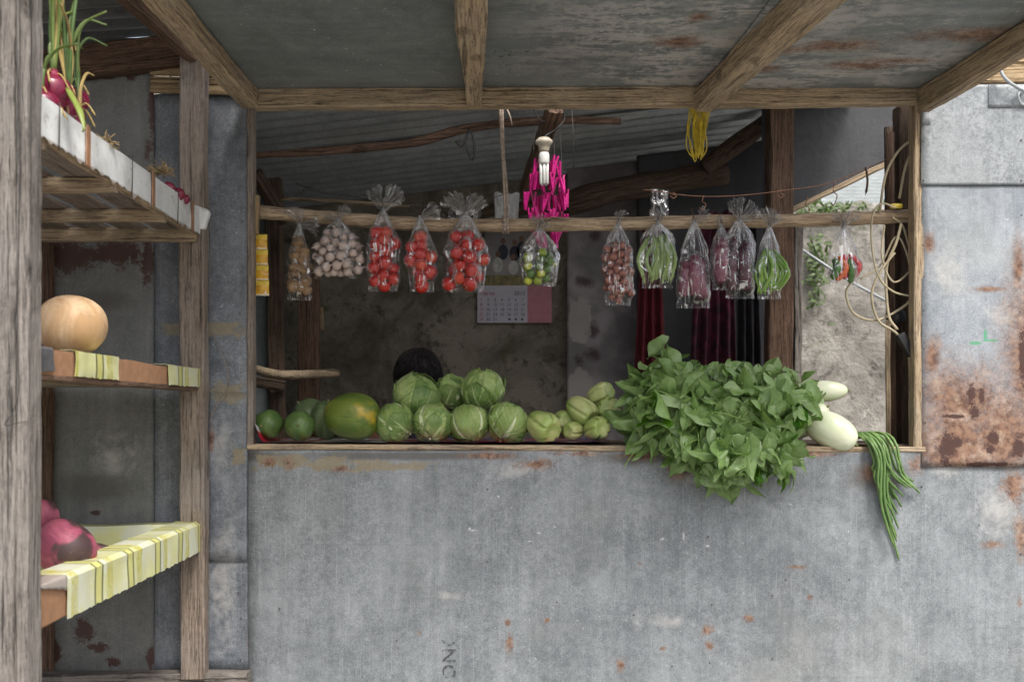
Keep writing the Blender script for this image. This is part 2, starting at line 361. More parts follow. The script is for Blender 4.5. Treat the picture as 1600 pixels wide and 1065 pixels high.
M_CONC = stone('dark_mossy_render', (.10, .088, .07), (.28, .25, .20), .6, .7, (.42, .38, .32))
M_STONE = stone('pale_stone_wall', (.16, .148, .13), (.38, .36, .325), .4, 1.0, (.52, .51, .48))
M_BOARD = stone('flaking_cement_board', (.16, .15, .16), (.28, .26, .27), .0, .3, (.36, .34, .33))
M_GROUND = stone('pale_concrete_road', (.26, .25, .23), (.34, .325, .30), .1, .2, (.36, .33, .29))
M_WIRE = plain('dark_wire', (.035, .03, .028), .6)
M_RUSTWIRE = plain('rusty_wire', (.12, .055, .03), .8)
M_STEEL = plain('dull_nail_steel', (.09, .08, .075), .5, Metallic=.4)
M_CABLE = plain('beige_cable', (.42, .36, .24), .45, .2, 12)
M_GREYPIPE = plain('grey_pipe', (.34, .37, .38), .4, .15)
M_BLACK = plain('black_plastic', (.012, .012, .014), .4, .3)
M_ROPE = plain('braided_rope', (.30, .24, .19), .85, .5, 120, .5)
M_YELLOW = plain('yellow_raffia', (.50, .38, .03), .45, .3, 60)
M_MAGENTA = plain('magenta_plastic', (.50, .012, .19), .35, .2, 20)
M_WHITE = plain('white_plastic', (.62, .63, .62), .3, .05)
M_CERAMIC = plain('aged_white_socket', (.42, .38, .30), .35, .2)
M_CARD = plain('brown_cardboard', (.30, .16, .085), .85, .15, 40, .1)
M_PAPER = plain('greyed_paper', (.45, .46, .47), .8, .12, 10)
M_REDCLOTH = plain('red_cloth', (.10, .006, .012), .85, .3, 20)
M_PURPLECLOTH = plain('dark_magenta_cloth', (.055, .006, .02), .85, .8, 18)
M_STAMP = plain('faded_ink', (.035, .037, .04), .7, .4, 60)

# ------------------------------------------------------------------ ground
g = mo('ground', [(-150, -150, 0), (150, -150, 0), (150, 150, 0), (-150, 150, 0)], [(0, 1, 2, 3)], M_GROUND, smooth=False)
tag(g, kind='structure')

# ------------------------------------------------------------------ front wall
def Xp(px, Y=0): return at(px, 0, Y).x
def Zp(py, Y=0): return at(0, py, Y).z
fw = empty('sheet_metal_wall', (.5, 0, 0), 'grey galvanised sheet metal wall below the shop window', 'wall')
wallsheet('metal_sheet', Xp(388), Xp(1950), -.0, Zp(702), 0, M_WALL, fw, .0055, ragged=.001, n=80)
tag(wallsheet('metal_sheet', Xp(1439), Xp(1950), Zp(729), Zp(285), -.0045, M_RUSTY, fw, .004, ragged=.003, seed=3), 'rusty sheet at the right, brown towards its bottom')
tag(wallsheet('metal_sheet', Xp(1437), Xp(1950), Zp(290), Zp(134), -.0095, M_SPANGLE, fw, .001, seed=5), 'bright spangled sheet at top right')
wallsheet('metal_patch', Xp(1541), Xp(1640), Zp(170), Zp(134), -.0125, M_SPANGLE, fw, .001, seed=7, n=6)
wallsheet('metal_strip', Xp(1438), Xp(1451), Zp(196), Zp(134), -.0125, M_SPANGLE, fw, .001, seed=8, n=6)
tag(wallsheet('metal_sheet', Xp(238), Xp(387.5), Zp(1052), Zp(147), .006, M_LEFTSTRIP, fw, .004, seed=9, ragged=.001), 'blue grey sheet left of the window with bits of old tape')
tag(wallsheet('metal_sheet', Xp(-260), Xp(241), Zp(1100), Zp(60), -.004, M_BACKSTRIP, fw, .004, ragged=.002, seed=12), 'dull grey sheet behind the side shelves')
tag(wallsheet('metal_sheet', Xp(325), Xp(386), Zp(877), Zp(613), .0015, M_LEFTSTRIP, fw, .001, seed=19, n=12), 'short blue grey sheet lapped over the strip')
# nail heads
nb = bmesh.new()
def nail(px, py, Y, r=.0032):
    bmesh.ops.create_uvsphere(nb, u_segments=6, v_segments=4, radius=r, matrix=Matrix.Translation(at(px, py, Y)) @ Matrix.Diagonal((1, .5, 1, 1)))
for p in [(1443, 220), (1443, 282), (1596, 219), (1596, 282), (1441, 338), (1442, 383), (1443, 432), (1443, 485), (1444, 545), (1444, 605), (1446, 660), (1448, 722), (1596, 336), (1596, 413), (1594, 487), (1447, 163), (1594, 150), (1550, 722)]: nail(p[0], p[1], -.013)
for p in [(762, 764), (437, 950), (762, 877), (1107, 838), (1228, 905), (1112, 944), (1207, 930), (1207, 1028), (1327, 905), (1595, 865), (1380, 770), (620, 1000), (1530, 820), (1440, 760), (1109, 1035), (990, 960), (1050, 1040), (870, 940)]: nail(p[0], p[1], -.004)
for p in [(376, 830), (373, 925), (377, 965), (376, 1030), (375, 490), (379, 345), (252, 700), (380, 200)]: nail(p[0], p[1], .0)
me = bpy.data.meshes.new('nail_heads'); nb.to_mesh(me); nb.free(); me.materials.append(M_STEEL)
o = bpy.data.objects.new('nail_heads', me); col.objects.link(o); adopt(o, fw); tag(o, kind='stuff')
def stamp(txt, loc, size, rot, parent, mat=M_STAMP):
    c = bpy.data.curves.new('stamp', 'FONT'); c.body = txt; c.size = size; c.extrude = .0002; c.space_character = 1.1
    t = bpy.data.objects.new('stamped_letters', c); col.objects.link(t)
    dg = bpy.context.evaluated_depsgraph_get(); me = bpy.data.meshes.new_from_object(t.evaluated_get(dg)); bpy.data.objects.remove(t)
    me.materials.clear(); me.materials.append(mat)
    o = bpy.data.objects.new('stamped_letters', me); col.objects.link(o); o.matrix_basis = Matrix.Translation(loc) @ Euler(rot).to_matrix().to_4x4()
    return adopt(o, parent)
def ink(name, keep=.5):
    s = NT(name); n_ = s.noise(s.pos(), 60, 6, .75); n2 = s.noise(s.pos(), 14, 4, .7)
    f = s.mr(s.math('ADD', n_, s.math('MULTIPLY', s.math('SUBTRACT', n2, .5), .8)), keep-.06, keep+.05)
    tr = s.n('ShaderNodeBsdfTransparent'); mx = s.n('ShaderNodeMixShader')
    s.fin((.065, .07, .075), .7); s.t.links.new(f, mx.inputs[0]); s.t.links.new(tr.outputs[0], mx.inputs[1]); s.t.links.new(s.p.outputs[0], mx.inputs[2])
    s.t.links.new(mx.outputs[0], s.out.inputs[0]); return s.m
M_INK = ink('worn_ink', .575); M_INK2 = ink('fainter_worn_ink', .61)
stamp('ONC', at(712, 1062, -.0045), .064, (PI/2, -PI/2, 0), fw, M_INK)
# window frame
fr = empty('window_frame', at(900, 700, .02), 'rough timber frame lining the shop window opening', 'window frame')
beam('jamb', at(393, 700, .02), at(393, 172, .02), .020, .05, WD_POST, fr, .0015)
beam('jamb', at(1431, 704, .02), at(1431, 165, .02), .03, .05, WD_TAN, fr, .0025)
beam('sill', at(389, 697, .018), at(1441, 702, .018), .05, .018, WD_TAN, fr, .0015)
M_COUNTER = wood('counter_board', (.16, .11, .07), (.10, .07, .05), (.04, .03, .02))
ct = empty('counter', at(900, 700, .3), 'wooden counter board behind the window sill carrying the vegetables', 'counter')
for i in range(4): box('counter_plank', (Xp(915), .11+.135*i, Zp(697)-.006), (2.16, .131, .02), M_COUNTER, ct, .003)
for x in (-.6, .35, 1.3):
    beam('counter_leg', (x, .5, 0), (x, .5, Zp(697)-.018), .06, .06, WD_DARK, ct, .002)
# counter liner (printed plastic)
def liner_mat():
    s = NT('printed_plastic_liner'); x, y, z = s.sep(s.pos())
    n_ = s.noise(s.scale(s.pos(), (9, 14, 3)), 1, 3, .6)
    c = s.mix(s.mr(n_, .44, .46), (.62, .62, .64), (.45, .01, .03))
    c = s.mix(s.mr(n_, .54, .55), c, (.02, .05, .28)); c = s.mix(s.mr(s.noise(s.scale(s.pos(), (7, 4, 3)), 1, 2), .6, .61), c, (.7, .42, .02))
    sb = s.math('LESS_THAN', x, -.3); c = s.mix(s.math('MULTIPLY', sb, .92), c, (.74, .74, .76))
    arcs = s.math('SINE', s.math('MULTIPLY', x, 95.0)); c = s.mix(s.math('MULTIPLY', s.math('LESS_THAN', x, -.56), s.mr(arcs, .1, .4)), c, (.5, .01, .04))
    return s.fin(c, .3)
def lf(u, v):
    x = Xp(399)+(Xp(955)-Xp(399))*u; y = -.004+.5*v
    z = Zp(697)+.0095 + .003*mn.noise(Vector((x*14, y*14, 0))) + .002
    z += .004*math.exp(-(y/.02)**2)*(1+.5*mn.noise(Vector((x*9, 0, 2))))
    if u < .015: z += .06*(1-u/.015)*max(0, 1-v*1.5)
    return (x, y, z)
V, Fc, uv = grid(90, 14, lf); o = mo('plastic_liner', V, Fc, liner_mat()); tag(o, 'thin printed plastic liner, red white blue and yellow, under the row of cabbages', 'liner')

# ------------------------------------------------------------------ awning
aw = empty('awning', (0.35, -.03, 2.1), 'sheet metal awning on rough timber rafters over the window', 'awning')
slope = .026
def zaw(y): return 2.137 + slope*y
YN = -.97
def awsheet(x0, x1, dz, seed):
    def fn(u, v):
        x = x0+(x1-x0)*u; y = -.015+(YN+.015)*v
        return (x, y, zaw(y)+dz+.004*mn.noise(Vector((x*2+seed, y*2, 0))))
    V, Fc, uv = grid(20, 20, fn); o = mo('awning_sheet', V, Fc, M_AWN, aw, True); solid(o, .0012, 1); return o
awsheet(Xp(385), -.02, .0, 1); awsheet(-.05, .75, .004, 2); awsheet(.72, 1.46, .0, 3)
beam('header_beam', at(399, 156, -.005)+Vector((0, 0, .0)), at(1430, 150, -.005), .05, .062, WD_TAN, aw, .003)
def rafter(x0, x1, w, h, mat, rough=.003, y0=-.032, zoff=0, **k):
    return beam('rafter', (x0, y0, zaw(y0)-h/2-.004-zoff), (x1, YN, zaw(YN)-h/2-.004), w, h, mat, aw, rough, **k)
rafter(Xp(393), -.76, .055, .062, WD_TAN)
rafter(Xp(741), -.022, .052, .055, WD_TAN, .005, w1=.082)
rafter(Xp(1096), .80, .062, .07, WD_TAN, .006, w1=.085)
rafter(Xp(1437), 1.447, .045, .075, WD_TAN)
beam('end_batten', (-.8, YN, zaw(YN)+.03), (1.5, YN, zaw(YN)+.03), .05, .05, WD_TAN, aw)
stamp('ONC', (.035, -.42, zaw(-.42)-.006), .085, (PI, 0, PI/2), aw, M_INK)
stamp('ONC', (.115, -.40, zaw(-.40)-.006), .04, (PI, 0, PI/2), aw, M_INK2)
# boards at right above the spangled sheet
tr = empty('pale_boards', at(1560, 110, .0), 'pale rusty cladding boards above the spangled sheet at right', 'cladding')
beam('board', at(1430, 118, .004), at(1950, 112, .004), .02, .062, WD_LIGHT, tr, .001)
beam('board', at(1430, 86, .004), at(1950, 82, .004), .02, .062, WD_LIGHT, tr, .001)
beam('board', at(1430, 53, .004), at(1950, 50, .004), .02, .062, WD_LIGHT, tr, .001)
pts = [at(1562, 92, -.03), at(1563, 108, -.035), at(1570, 122, -.04), at(1585, 134, -.04), at(1603, 142, -.03), at(1640, 150, -.02)]
tag(tube('conduit', spline(pts, 6), .0052, M_GREYPIPE, None, 8), 'bent pale grey conduit at the top right edge', 'pipe')
pts = [at(1606, 135, -.02), at(1594, 142, -.03), at(1591, 152, -.03), at(1597, 163, -.02), at(1612, 166, -.02)]
tag(tube('conduit_clamp', spline(pts, 6), .004, M_GREYPIPE, None, 8), 'small curled metal hook below the grey conduit', 'hook')

# ------------------------------------------------------------------ side roof and beams over the shelves
sr = empty('side_roof', at(160, 40, .0), 'dark old lean-to roof with timber beams above the side shelves', 'roof')
def corr(name, o, ux, vx, lu, lv, mat, parent, pitch=.085, amp=.010):
    ux = Vector(ux).normalized(); vx = Vector(vx).normalized(); nx = ux.cross(vx)
    n = int(lv/pitch*10); V = []; Fc = []
    for j in range(n+1):
        v = lv*j/n
        for i in range(9):
            u = lu*i/8; V.append(Vector(o)+ux*u+vx*v+nx*(amp*math.sin(2*PI*v/pitch)+.004*mn.noise(Vector((u*2, v*3, 0)))))
    for j in range(n):
        for i in range(8): Fc.append((j*9+i, j*9+i+1, (j+1)*9+i+1, (j+1)*9+i))
    ob = mo(name, V, Fc, mat, parent, True); solid(ob, .0012, 0); return ob
corr('corrugated_sheet', (-2.3, -1.35, 2.34), (1, 0, .06), (0, 1, -.02), 1.6, 1.5, M_CORR2, sr)
beam('beam', at(30, 112, -.03), at(345, 72, -.03), .05, .10, WD_RED, sr, .004)
beam('beam', at(175, -20, -.12)+Vector((0, -.3, 0)), at(305, 85, -.09), .045, .07, WD_RED, sr, .004)
beam('beam', at(322, 128, .02), at(352, 140, .02), .02, .06, WD_RED, sr, .001)
for i, (y0, y1) in enumerate(((103, 117), (120, 130), (132, 145))):
    beam('batten', at(236, (y0+y1)/2, -.012), at(385, (y0+y1)/2+4, -.012), .02, (y1-y0)/480*.95, WD_LIGHT, sr, .0015)

# ------------------------------------------------------------------ side shelf rack
rk = empty('shelf_rack', (-1.3, -.6, 0), 'rough timber rack with three shelves at the left of the stall', 'shelf')
YP = -.10
beam('post', at(304, 1056, YP+.025), at(303, 88, YP+.025), .077, .06, WD_POST, rk, .0032)
beam('post', (-.933, -1.29, 0), (-.933, -1.29, 2.35), .094, .075, WD_GREY, rk, .004)
beam('post_strip', (-.874, -1.298, 0), (-.872, -1.298, 2.35), .024, .06, WD_GREY, rk, .003)
beam('post', at(74, 1090, -.025), at(74, 345, -.025), .036, .03, WD_RED, rk, .003)
beam('post', (-1.85, -1.29, 0), (-1.85, -1.29, 2.3), .06, .08, WD_GREY, rk, .003)
beam('rail', at(-250, 1062, -.06), at(389, 1057, -.06), .06, .038, WD_GREY, rk, .004)
beam('post', (-.93, -.06, 0), (-.93, -.06, .22), .06, .07, WD_GREY, rk)
X0 = -1.85; XF = -.885
def shelf_boards(z, ncol, mat, ys, rough=.002):
    wv = (XF-.03-X0)/ncol
    for i in range(ncol):
        x = X0+wv*(i+.5); beam('shelf_board', (x, ys[0], z), (x, ys[1], z), wv*.72, .012, mat, rk, rough)
# top shelf
shelf_boards(1.672, 8, WD_POST, (-1.238, -.06))
for y, h in ((-.115, .04), (-.42, .035), (-.8, .035), (-1.2, .035)): beam('ledger', (X0, y, 1.648-.0), (XF-.005, y, 1.648), .03, h, WD_TAN, rk, .002)
beam('shelf_rim', (XF-.012, -1.238, 1.69), (XF-.012, -.12, 1.69), .022, .085, WD_TAN, rk, .003)
def whiteliner():
    s = NT('white_oilcloth'); n_ = s.noise(s.pos(), 9, 5, .6)
    c = s.mix(s.mr(n_, .4, .75), (.72, .74, .74), (.50, .51, .50)); c = s.mix(s.mr(s.noise(s.pos(), 28, 6, .75), .56, .68, 0, .6), c, (.28, .24, .19)); c = s.mix(s.mr(s.sep(s.pos())[2], 1.655, 1.648, 0, .7), c, (.22, .15, .10)) if True else c; s.bump(s.noise(s.pos(), 30, 4), .3, .004); return s.fin(c, .38)
def drape(name, y0, y1, ztop, drop, xin, mat, parent, seed, jag=.003, out=.004, ny=90, inner=0, endcut=0):
    rows = 10
    def fn(u, v):
        y = y0+(y1-y0)*u; d = v*(drop+xin+inner)
        nz = mn.noise(Vector((y*9, seed, v*2)))
        if d < inner: x = XF-xin; z = ztop-(inner-d)
        elif d < inner+xin: x = XF-xin+(d-inner); z = ztop+.001
        else: x = XF+out+.003*nz*min(1, (d-inner-xin)/.02)+.001*mn.noise(Vector((y*28, seed, v))); z = ztop-(d-inner-xin)
        if v > .98: z += jag*mn.noise(Vector((y*40, seed, 1)))+jag*mn.noise(Vector((y*110, seed, 3)))
        return (x+.0015*nz, y, z+.0015*nz)
    nn = 14; V, Fc, uv = grid(ny, nn, fn); uv = [(y0+(y1-y0)*a, b) for a, b in uv]
    o = mo(name, V, Fc, mat, parent, False, None, uv); solid(o, .0008, 1); return o
wl = drape('white_liner', -1.238, -.075, 1.736, .088, .03, whiteliner(), rk, 2, .012)
box('liner_end', (XF-.002, -.095, 1.705), (.06, .04, .07), wl.data.materials[0], rk, .018, (0, .3, .1), 4)
for y in (-1.0, -.56, -.2): box('tape_band', (XF+.0085, y, 1.69), (.003, .022, .092), plain('brown_tape', (.30, .16, .09), .5) if y == -1.0 else bpy.data.materials['brown_tape'], rk, .001)
for y in (-1.15, -.72, -.345): tube('string', [(XF-.03, y, 1.74), (XF+.009, y, 1.738), (XF+.0095, y-.003, 1.69), (XF+.007, y, 1.64)], .0013, M_WIRE, rk, 5)
# middle shelf
for i in range(3):
    beam('shelf_board', (X0+.16+.31*i, -1.238, 1.178), (X0+.16+.31*i, -.06, 1.178), .30, .014, WD_POST, rk, .002)
beam('ledger', (XF-.02, -1.238, 1.166), (XF-.02, -.12, 1.166), .04, .014, WD_RED, rk, .002)
def cardrim():
    def fn(u, v):
        y = -1.238+1.118*u; return (XF-.003+.002*mn.noise(Vector((y*6, 0, 0))), y, 1.172+.052*v+.004*mn.noise(Vector((y*5, 3, 0)))*v)
    V, Fc, uv = grid(50, 4, fn); o = mo('cardboard_edge', V, Fc, M_CARD, rk, False); solid(o, .003, 0)
cardrim()
def yliner(name='yellow_striped_oilcloth'):
    s = NT(name); u_, v_, _ = s.sep(s.uv()); n_ = s.noise(s.pos(), 60, 4, .7)
    per = s.math('FRACT', s.math('MULTIPLY', u_, 1/.205))
    def band(a, b): return s.math('MULTIPLY', s.math('GREATER_THAN', per, a), s.math('LESS_THAN', per, b))
    c = s.mix(s.mr(s.noise(s.pos(), 7, 4), .4, .6), (.62, .64, .50), (.60, .60, .30))
    c = s.mix(band(.42, .60), c, (.56, .55, .20))
    c = s.mix(s.math('MULTIPLY', band(.72, .9), s.mr(s.noise(s.scale(s.pos(), (40, 40, 12)), 1, 5, .7, 1.2), .46, .6, .35, 1)), c, (.50, .47, .07))
    for a in (.38, .57): c = s.mix(band(a, a+.045), c, (.17, .17, .075))
    sw = s.noise(s.scale(s.pos(), (70, 70, 30)), 1, 3, .7, 1.5)
    c = s.mix(s.math('MULTIPLY', band(.72, .9), s.mr(s.math('ABSOLUTE', s.math('SUBTRACT', sw, .5)), .0, .02, .8, 0)), c, (.15, .14, .04))
    c = s.mix(s.mr(n_, .62, .75, 0, .4), c, (.25, .22, .12))
    s.bump(n_, .15, .003); return s.fin(c, .3)
YL = yliner()
drape('yellow_liner', -1.06, -.80, 1.229, .056, .03, YL, rk, 5, .003, ny=26, inner=0)
drape('yellow_liner', -.42, -.085, 1.229, .058, .04, YL, rk, 6, .003, ny=30)
tag(drape('white_scrap', -1.228, -1.165, 1.229, .05, .03, plain('dark_label', (.09, .09, .095), .5), rk, 9, .003, ny=10), 'dark grey scrap of liner hanging over the edge')
# bottom shelf: a tray
for i in range(3): beam('shelf_board', (X0+.16+.31*i, -1.238, .665), (X0+.16+.31*i, -.06, .665), .30, .014, WD_POST, rk, .002)
beam('shelf_rim', (XF-.043, -1.238, .70), (XF-.043, -.12, .70), .082, .085, M_CARD, rk, .002)
drape('yellow_liner', -1.10, -.085, .747, .093, .085, YL, rk, 8, .004, inner=.06)
def tray(u, v):
    x = XF-.084-(XF-.084-X0)*u; y = -1.23+1.15*v; z = .689+.012*mn.noise(Vector((x*5, y*5, 0)))
    if v > .93: z += .055
    return (x, y, z)
V, Fc, uv = grid(30, 30, tray); uv = [(-1.23+1.15*b, a) for a, b in uv]; mo('tray_liner', V, Fc, YL, rk, False, None, uv)
def torn(u, v):
    y = -1.235+.135*u; e = .012*mn.noise(Vector((y*60, 0, 0)))
    x = XF-.045+.049*min(1, v*1.6); z = .748 - max(0, v*1.6-1)*(.03+e)*(1.4*u+.3)
    return (x, y, z)
V, Fc, uv = grid(20, 10, torn); o = mo('torn_liner', V, Fc, wl.data.materials[0], rk, True); solid(o, .001, 1)
# nails and wire on the near post
tube('wire', spline([(-0.876, -1.334, 2.3), (-0.874, -1.335, 1.95), (-0.872, -1.337, 1.6), (-0.878, -1.334, 1.25), (-0.874, -1.336, 1.15), (-0.884, -1.335, 1.10), (-0.898, -1.338, 1.078), (-0.899, -1.336, 1.07), (-0.881, -1.338, 1.074), (-0.861, -1.33, 1.078)], 5), .001, M_WIRE, rk, 5)
for z in (1.66, 1.185, .86): mo('nail', *lathe([(.0, 0), (.006, .001), (.005, .004), (.0, .005)], 10)[:2], M_STEEL, rk, True, orient((-.935 if z > .9 else -.93, -1.3295, z), (0, -1, 0)))
tube('string', spline([at(328, 330, -.03), at(330, 500, -.03), at(350, 560, -.03), at(356, 604, -.02), at(335, 640, -.03), at(328, 660, -.04)], 6), .0014, WD_POST, rk, 5)
tube('string', spline([at(356, 604, -.02), at(330, 650, -.025), at(345, 700, -.02)], 6), .0012, WD_POST, rk, 5)
# ------------------------------------------------------------------ interior
bw = empty('back_wall', (-.4, 1.62, 0), 'dark mossy rendered wall at the back of the stall', 'wall')
def rough_wall(name, x0, x1, z0, z1, Y, mat, parent, amp=.02, n=60, topn=0.0, th=.05, seed=0):
    def fn(u, v):
        x = x0+(x1-x0)*u; z = z0+(z1-z0)*v + (topn*(mn.noise(Vector((x*4, seed, 0)))+.5*mn.noise(Vector((x*13, seed, 0)))) if v > .999 else 0)
        q = Vector((x*2+seed, 1, z*2)); return (x, Y+amp*mn.noise(q)+amp*.5*mn.noise(q*4)+amp*.2*mn.noise(q*12), z)
    V, Fc, uv = grid(n, n, fn); o = mo(name, V, Fc, mat, parent, True); solid(o, th, 1); return o
rough_wall('rendered_face', -2.3, at(890, 0, 1.6).x, 0, 2.75, 1.6, M_CONC, bw)
o = rough_wall('leaning_cement_board', at(886, 0, 1.5).x, at(1003, 0, 1.5).x, 0, 2.75, 1.5, M_BOARD, None, .004, 30, th=.012)
tag(o, 'pale flaking cement board with dark stains leaning at the back', 'board')
def darkstain():
    s = NT('stained_cement_board'); P = s.pos(); n2 = s.noise(P, 16, 7, .7)
    c = s.mix(s.mr(s.noise(P, 4, 6), .4, .6), (.14, .13, .135), (.25, .23, .24))
    bl = [B(925, 515, 14, 18, 1.5), B(925, 553, 20, 16, 1.5), B(905, 565, 12, 14, 1.5), B(915, 440, 20, 14, 1.5), B(930, 370, 14, 12, 1.5)]
    c = s.mix(s.math('MULTIPLY', s.blobs(P, bl, n2, 2.4, 0, .8), .9), c, (.05, .03, .034))
    c = s.mix(s.math('MULTIPLY', s.blobs(P, [B(905, 500, 20, 40, 1.5), B(905, 610, 22, 40, 1.5)], n2, 1.2), .6), c, (.35, .33, .30))
    s.bump(n2, .5, .006); return s.fin(c, .85)
o.data.materials[0] = darkstain()
ip = empty('inner_partition', at(1160, 300, 1.45), 'dark sheet partition behind the hanging clothes', 'partition')
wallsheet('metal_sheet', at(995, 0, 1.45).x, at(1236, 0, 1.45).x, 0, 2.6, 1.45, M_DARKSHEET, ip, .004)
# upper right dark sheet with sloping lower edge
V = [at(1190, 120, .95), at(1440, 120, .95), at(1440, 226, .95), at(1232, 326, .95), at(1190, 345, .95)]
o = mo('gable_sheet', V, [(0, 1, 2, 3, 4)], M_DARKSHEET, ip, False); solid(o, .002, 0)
beam('sloping_rail', at(1225, 334, .93), at(1440, 230, .93), .03, .022, WD_TAN, ip, .002)
# left inner side
li = empty('inner_left_wall', (-.98, .5, 0), 'blue grey sheet side wall inside the window at left', 'wall')
def sidewall(x, y0, y1, z0, z1, mat, parent):
    def fn(u, v): return (x+.004*mn.noise(Vector((u*3, v*3, 1))), y0+(y1-y0)*u, z0+(z1-z0)*v)
    V, Fc, uv = grid(12, 12, fn); o = mo('metal_sheet', V, Fc, mat, parent, True); solid(o, .0015, 0)
sidewall(-1.02, .03, 1.6, 0, 2.2, M_BLUESHEET, li)
wallsheet('metal_sheet', at(392, 0, .75).x, at(430, 0, .75).x, 0, 2.0, .75, M_BLUESHEET, li, .003)
# timber posts inside
ps = [((443, 700, .70), (427, 280, .70), .06, .055, WD_DARK, 'dark slanting timber post inside the window at left', 'post', 'inner_post'),
      ((484, 700, .95), (482, 425, .95), .085, .06, WD_RED, 'reddish brown half-height timber post beside the dark slanting one', 'post', 'inner_post'),
      ((1215, 700, .85), (1218, 120, .85), .10, .07, WD_RED, 'broad reddish timber post carrying the roof behind the eggplant bags', 'post', 'inner_post'),
      ((1245, 700, .95), (1245, 350, .95), .035, .05, WD_GREY, 'narrow grey post right beside the broad reddish post', 'post', 'inner_post')]
for a, b, w_, h_, m_, lab, cat_, nm in ps:
    p0 = at(*a); p0.z = 0; tag(beam(nm, p0, at(*b), w_, h_, m_, None, .004), lab, cat_)
tag(beam('brace', at(398, 270, .40), at(445, 345, .55), .04, .045, WD_DARK), 'dark diagonal brace in the upper left corner of the window', 'brace')
tag(tube('cross_stick', spline([at(400, 577, .62), at(440, 586, .62), at(490, 584, .8), at(528, 583, .9)], 6), [.018]*18+[.013], WD_TAN, None, 10, .15), 'short round stick nailed across the inner posts', 'stick')
tag(beam('cross_rail', at(398, 596, .6), at(446, 603, .6), .03, .04, WD_DARK), 'flat dark rail just below the round stick', 'rail')
# right corner: dark posts and bamboo
rp = [(1394, 200, 1392, .16, .022, WD_DARK, 'bamboo stake', 'thin dark stake at the right of the window, behind the cable'),
      (1408, 170, 1407, .20, .03, WD_RED, '', 'thick dark upright in the right corner of the window')]
tag(tube('corner_stake', [at(1394, 704, .16), at(1393, 500, .16), at(1391, 208, .16)], .013, WD_RED, None, 10, .15), 'thin round stake standing at the right of the window behind the cable', 'stake')
tag(beam('corner_upright', at(1412, 704, .20), at(1409, 168, .20), .04, .062, WD_DARK, None, .003), 'thick dark upright in the right corner of the window', 'post')
tag(beam('corner_plank', at(1400, 704, .32), at(1398, 200, .32), .07, .02, WD_DARK, None, .003), 'dark plank closing the right corner behind the cable', 'plank')
tag(tube('bamboo_upright', [at(1388, 704, .10), at(1388, 620, .10), at(1387, 560, .10), at(1388, 500, .10)], .008, WD_POLE, None, 10, .1), 'short bamboo upright at the lower right of the window', 'bamboo')
# roof
ir = empty('inner_roof', (.2, .9, 2.2), 'corrugated iron roof seen from below inside the stall', 'roof')
corr('corrugated_sheet', (-1.3, .06, 2.115), (1, .03, .13), (0, 1, -.055), 2.9, .80, M_CORR, ir)
corr('corrugated_sheet', (-1.3, .76, 2.064), (1, .03, .13), (0, 1, -.055), 2.9, .95, M_CORR, ir)
tag(tube('roof_stick', spline([at(385, 243, .35), at(480, 238, .38), at(560, 232, .4), at(650, 222, .42), at(720, 203, .42), at(800, 192, .42), at(900, 188, .42), at(970, 190, .42)], 8), [.011+.006*math.sin(i*.05) for i in range(57)], WD_RED, None, 10, .25), 'crooked thin stick running under the corrugated roof', 'stick')
tag(tube('roof_log', spline([at(880, 322, 1.2), at(950, 300, 1.2), at(1040, 285, 1.2), at(1135, 268, 1.2)], 8), [.036, .05]+[.055]*22+[.05], WD_DARK, None, 12, .15), 'thick dark round log under the back edge of the roof', 'log')
tag(tube('roof_log', spline([at(1100, 262, 1.15), at(1150, 225, 1.1), at(1200, 190, 1.0)], 8), .04, WD_DARK, None, 12, .15), 'short dark log rising from the thick log towards the broad post', 'log')
tag(tube('roof_log', spline([at(700, 345, 1.3), at(760, 330, 1.3), at(890, 320, 1.25)], 8), .03, WD_DARK, None, 12, .2), 'dark pole behind the paper and rope below the roof', 'pole')
tag(beam('lamp_rafter', at(822, 300, .75), at(868, 165, .2), .05, .06, WD_RED, None, .004), 'dark rafter running back above the hanging lamp', 'rafter')
tag(tube('thin_batten', spline([at(440, 310, .7), at(520, 314, .7), at(640, 322, .75)], 6), .007, WD_TAN, None, 8), 'thin pale batten behind the hanging pole at left', 'batten')
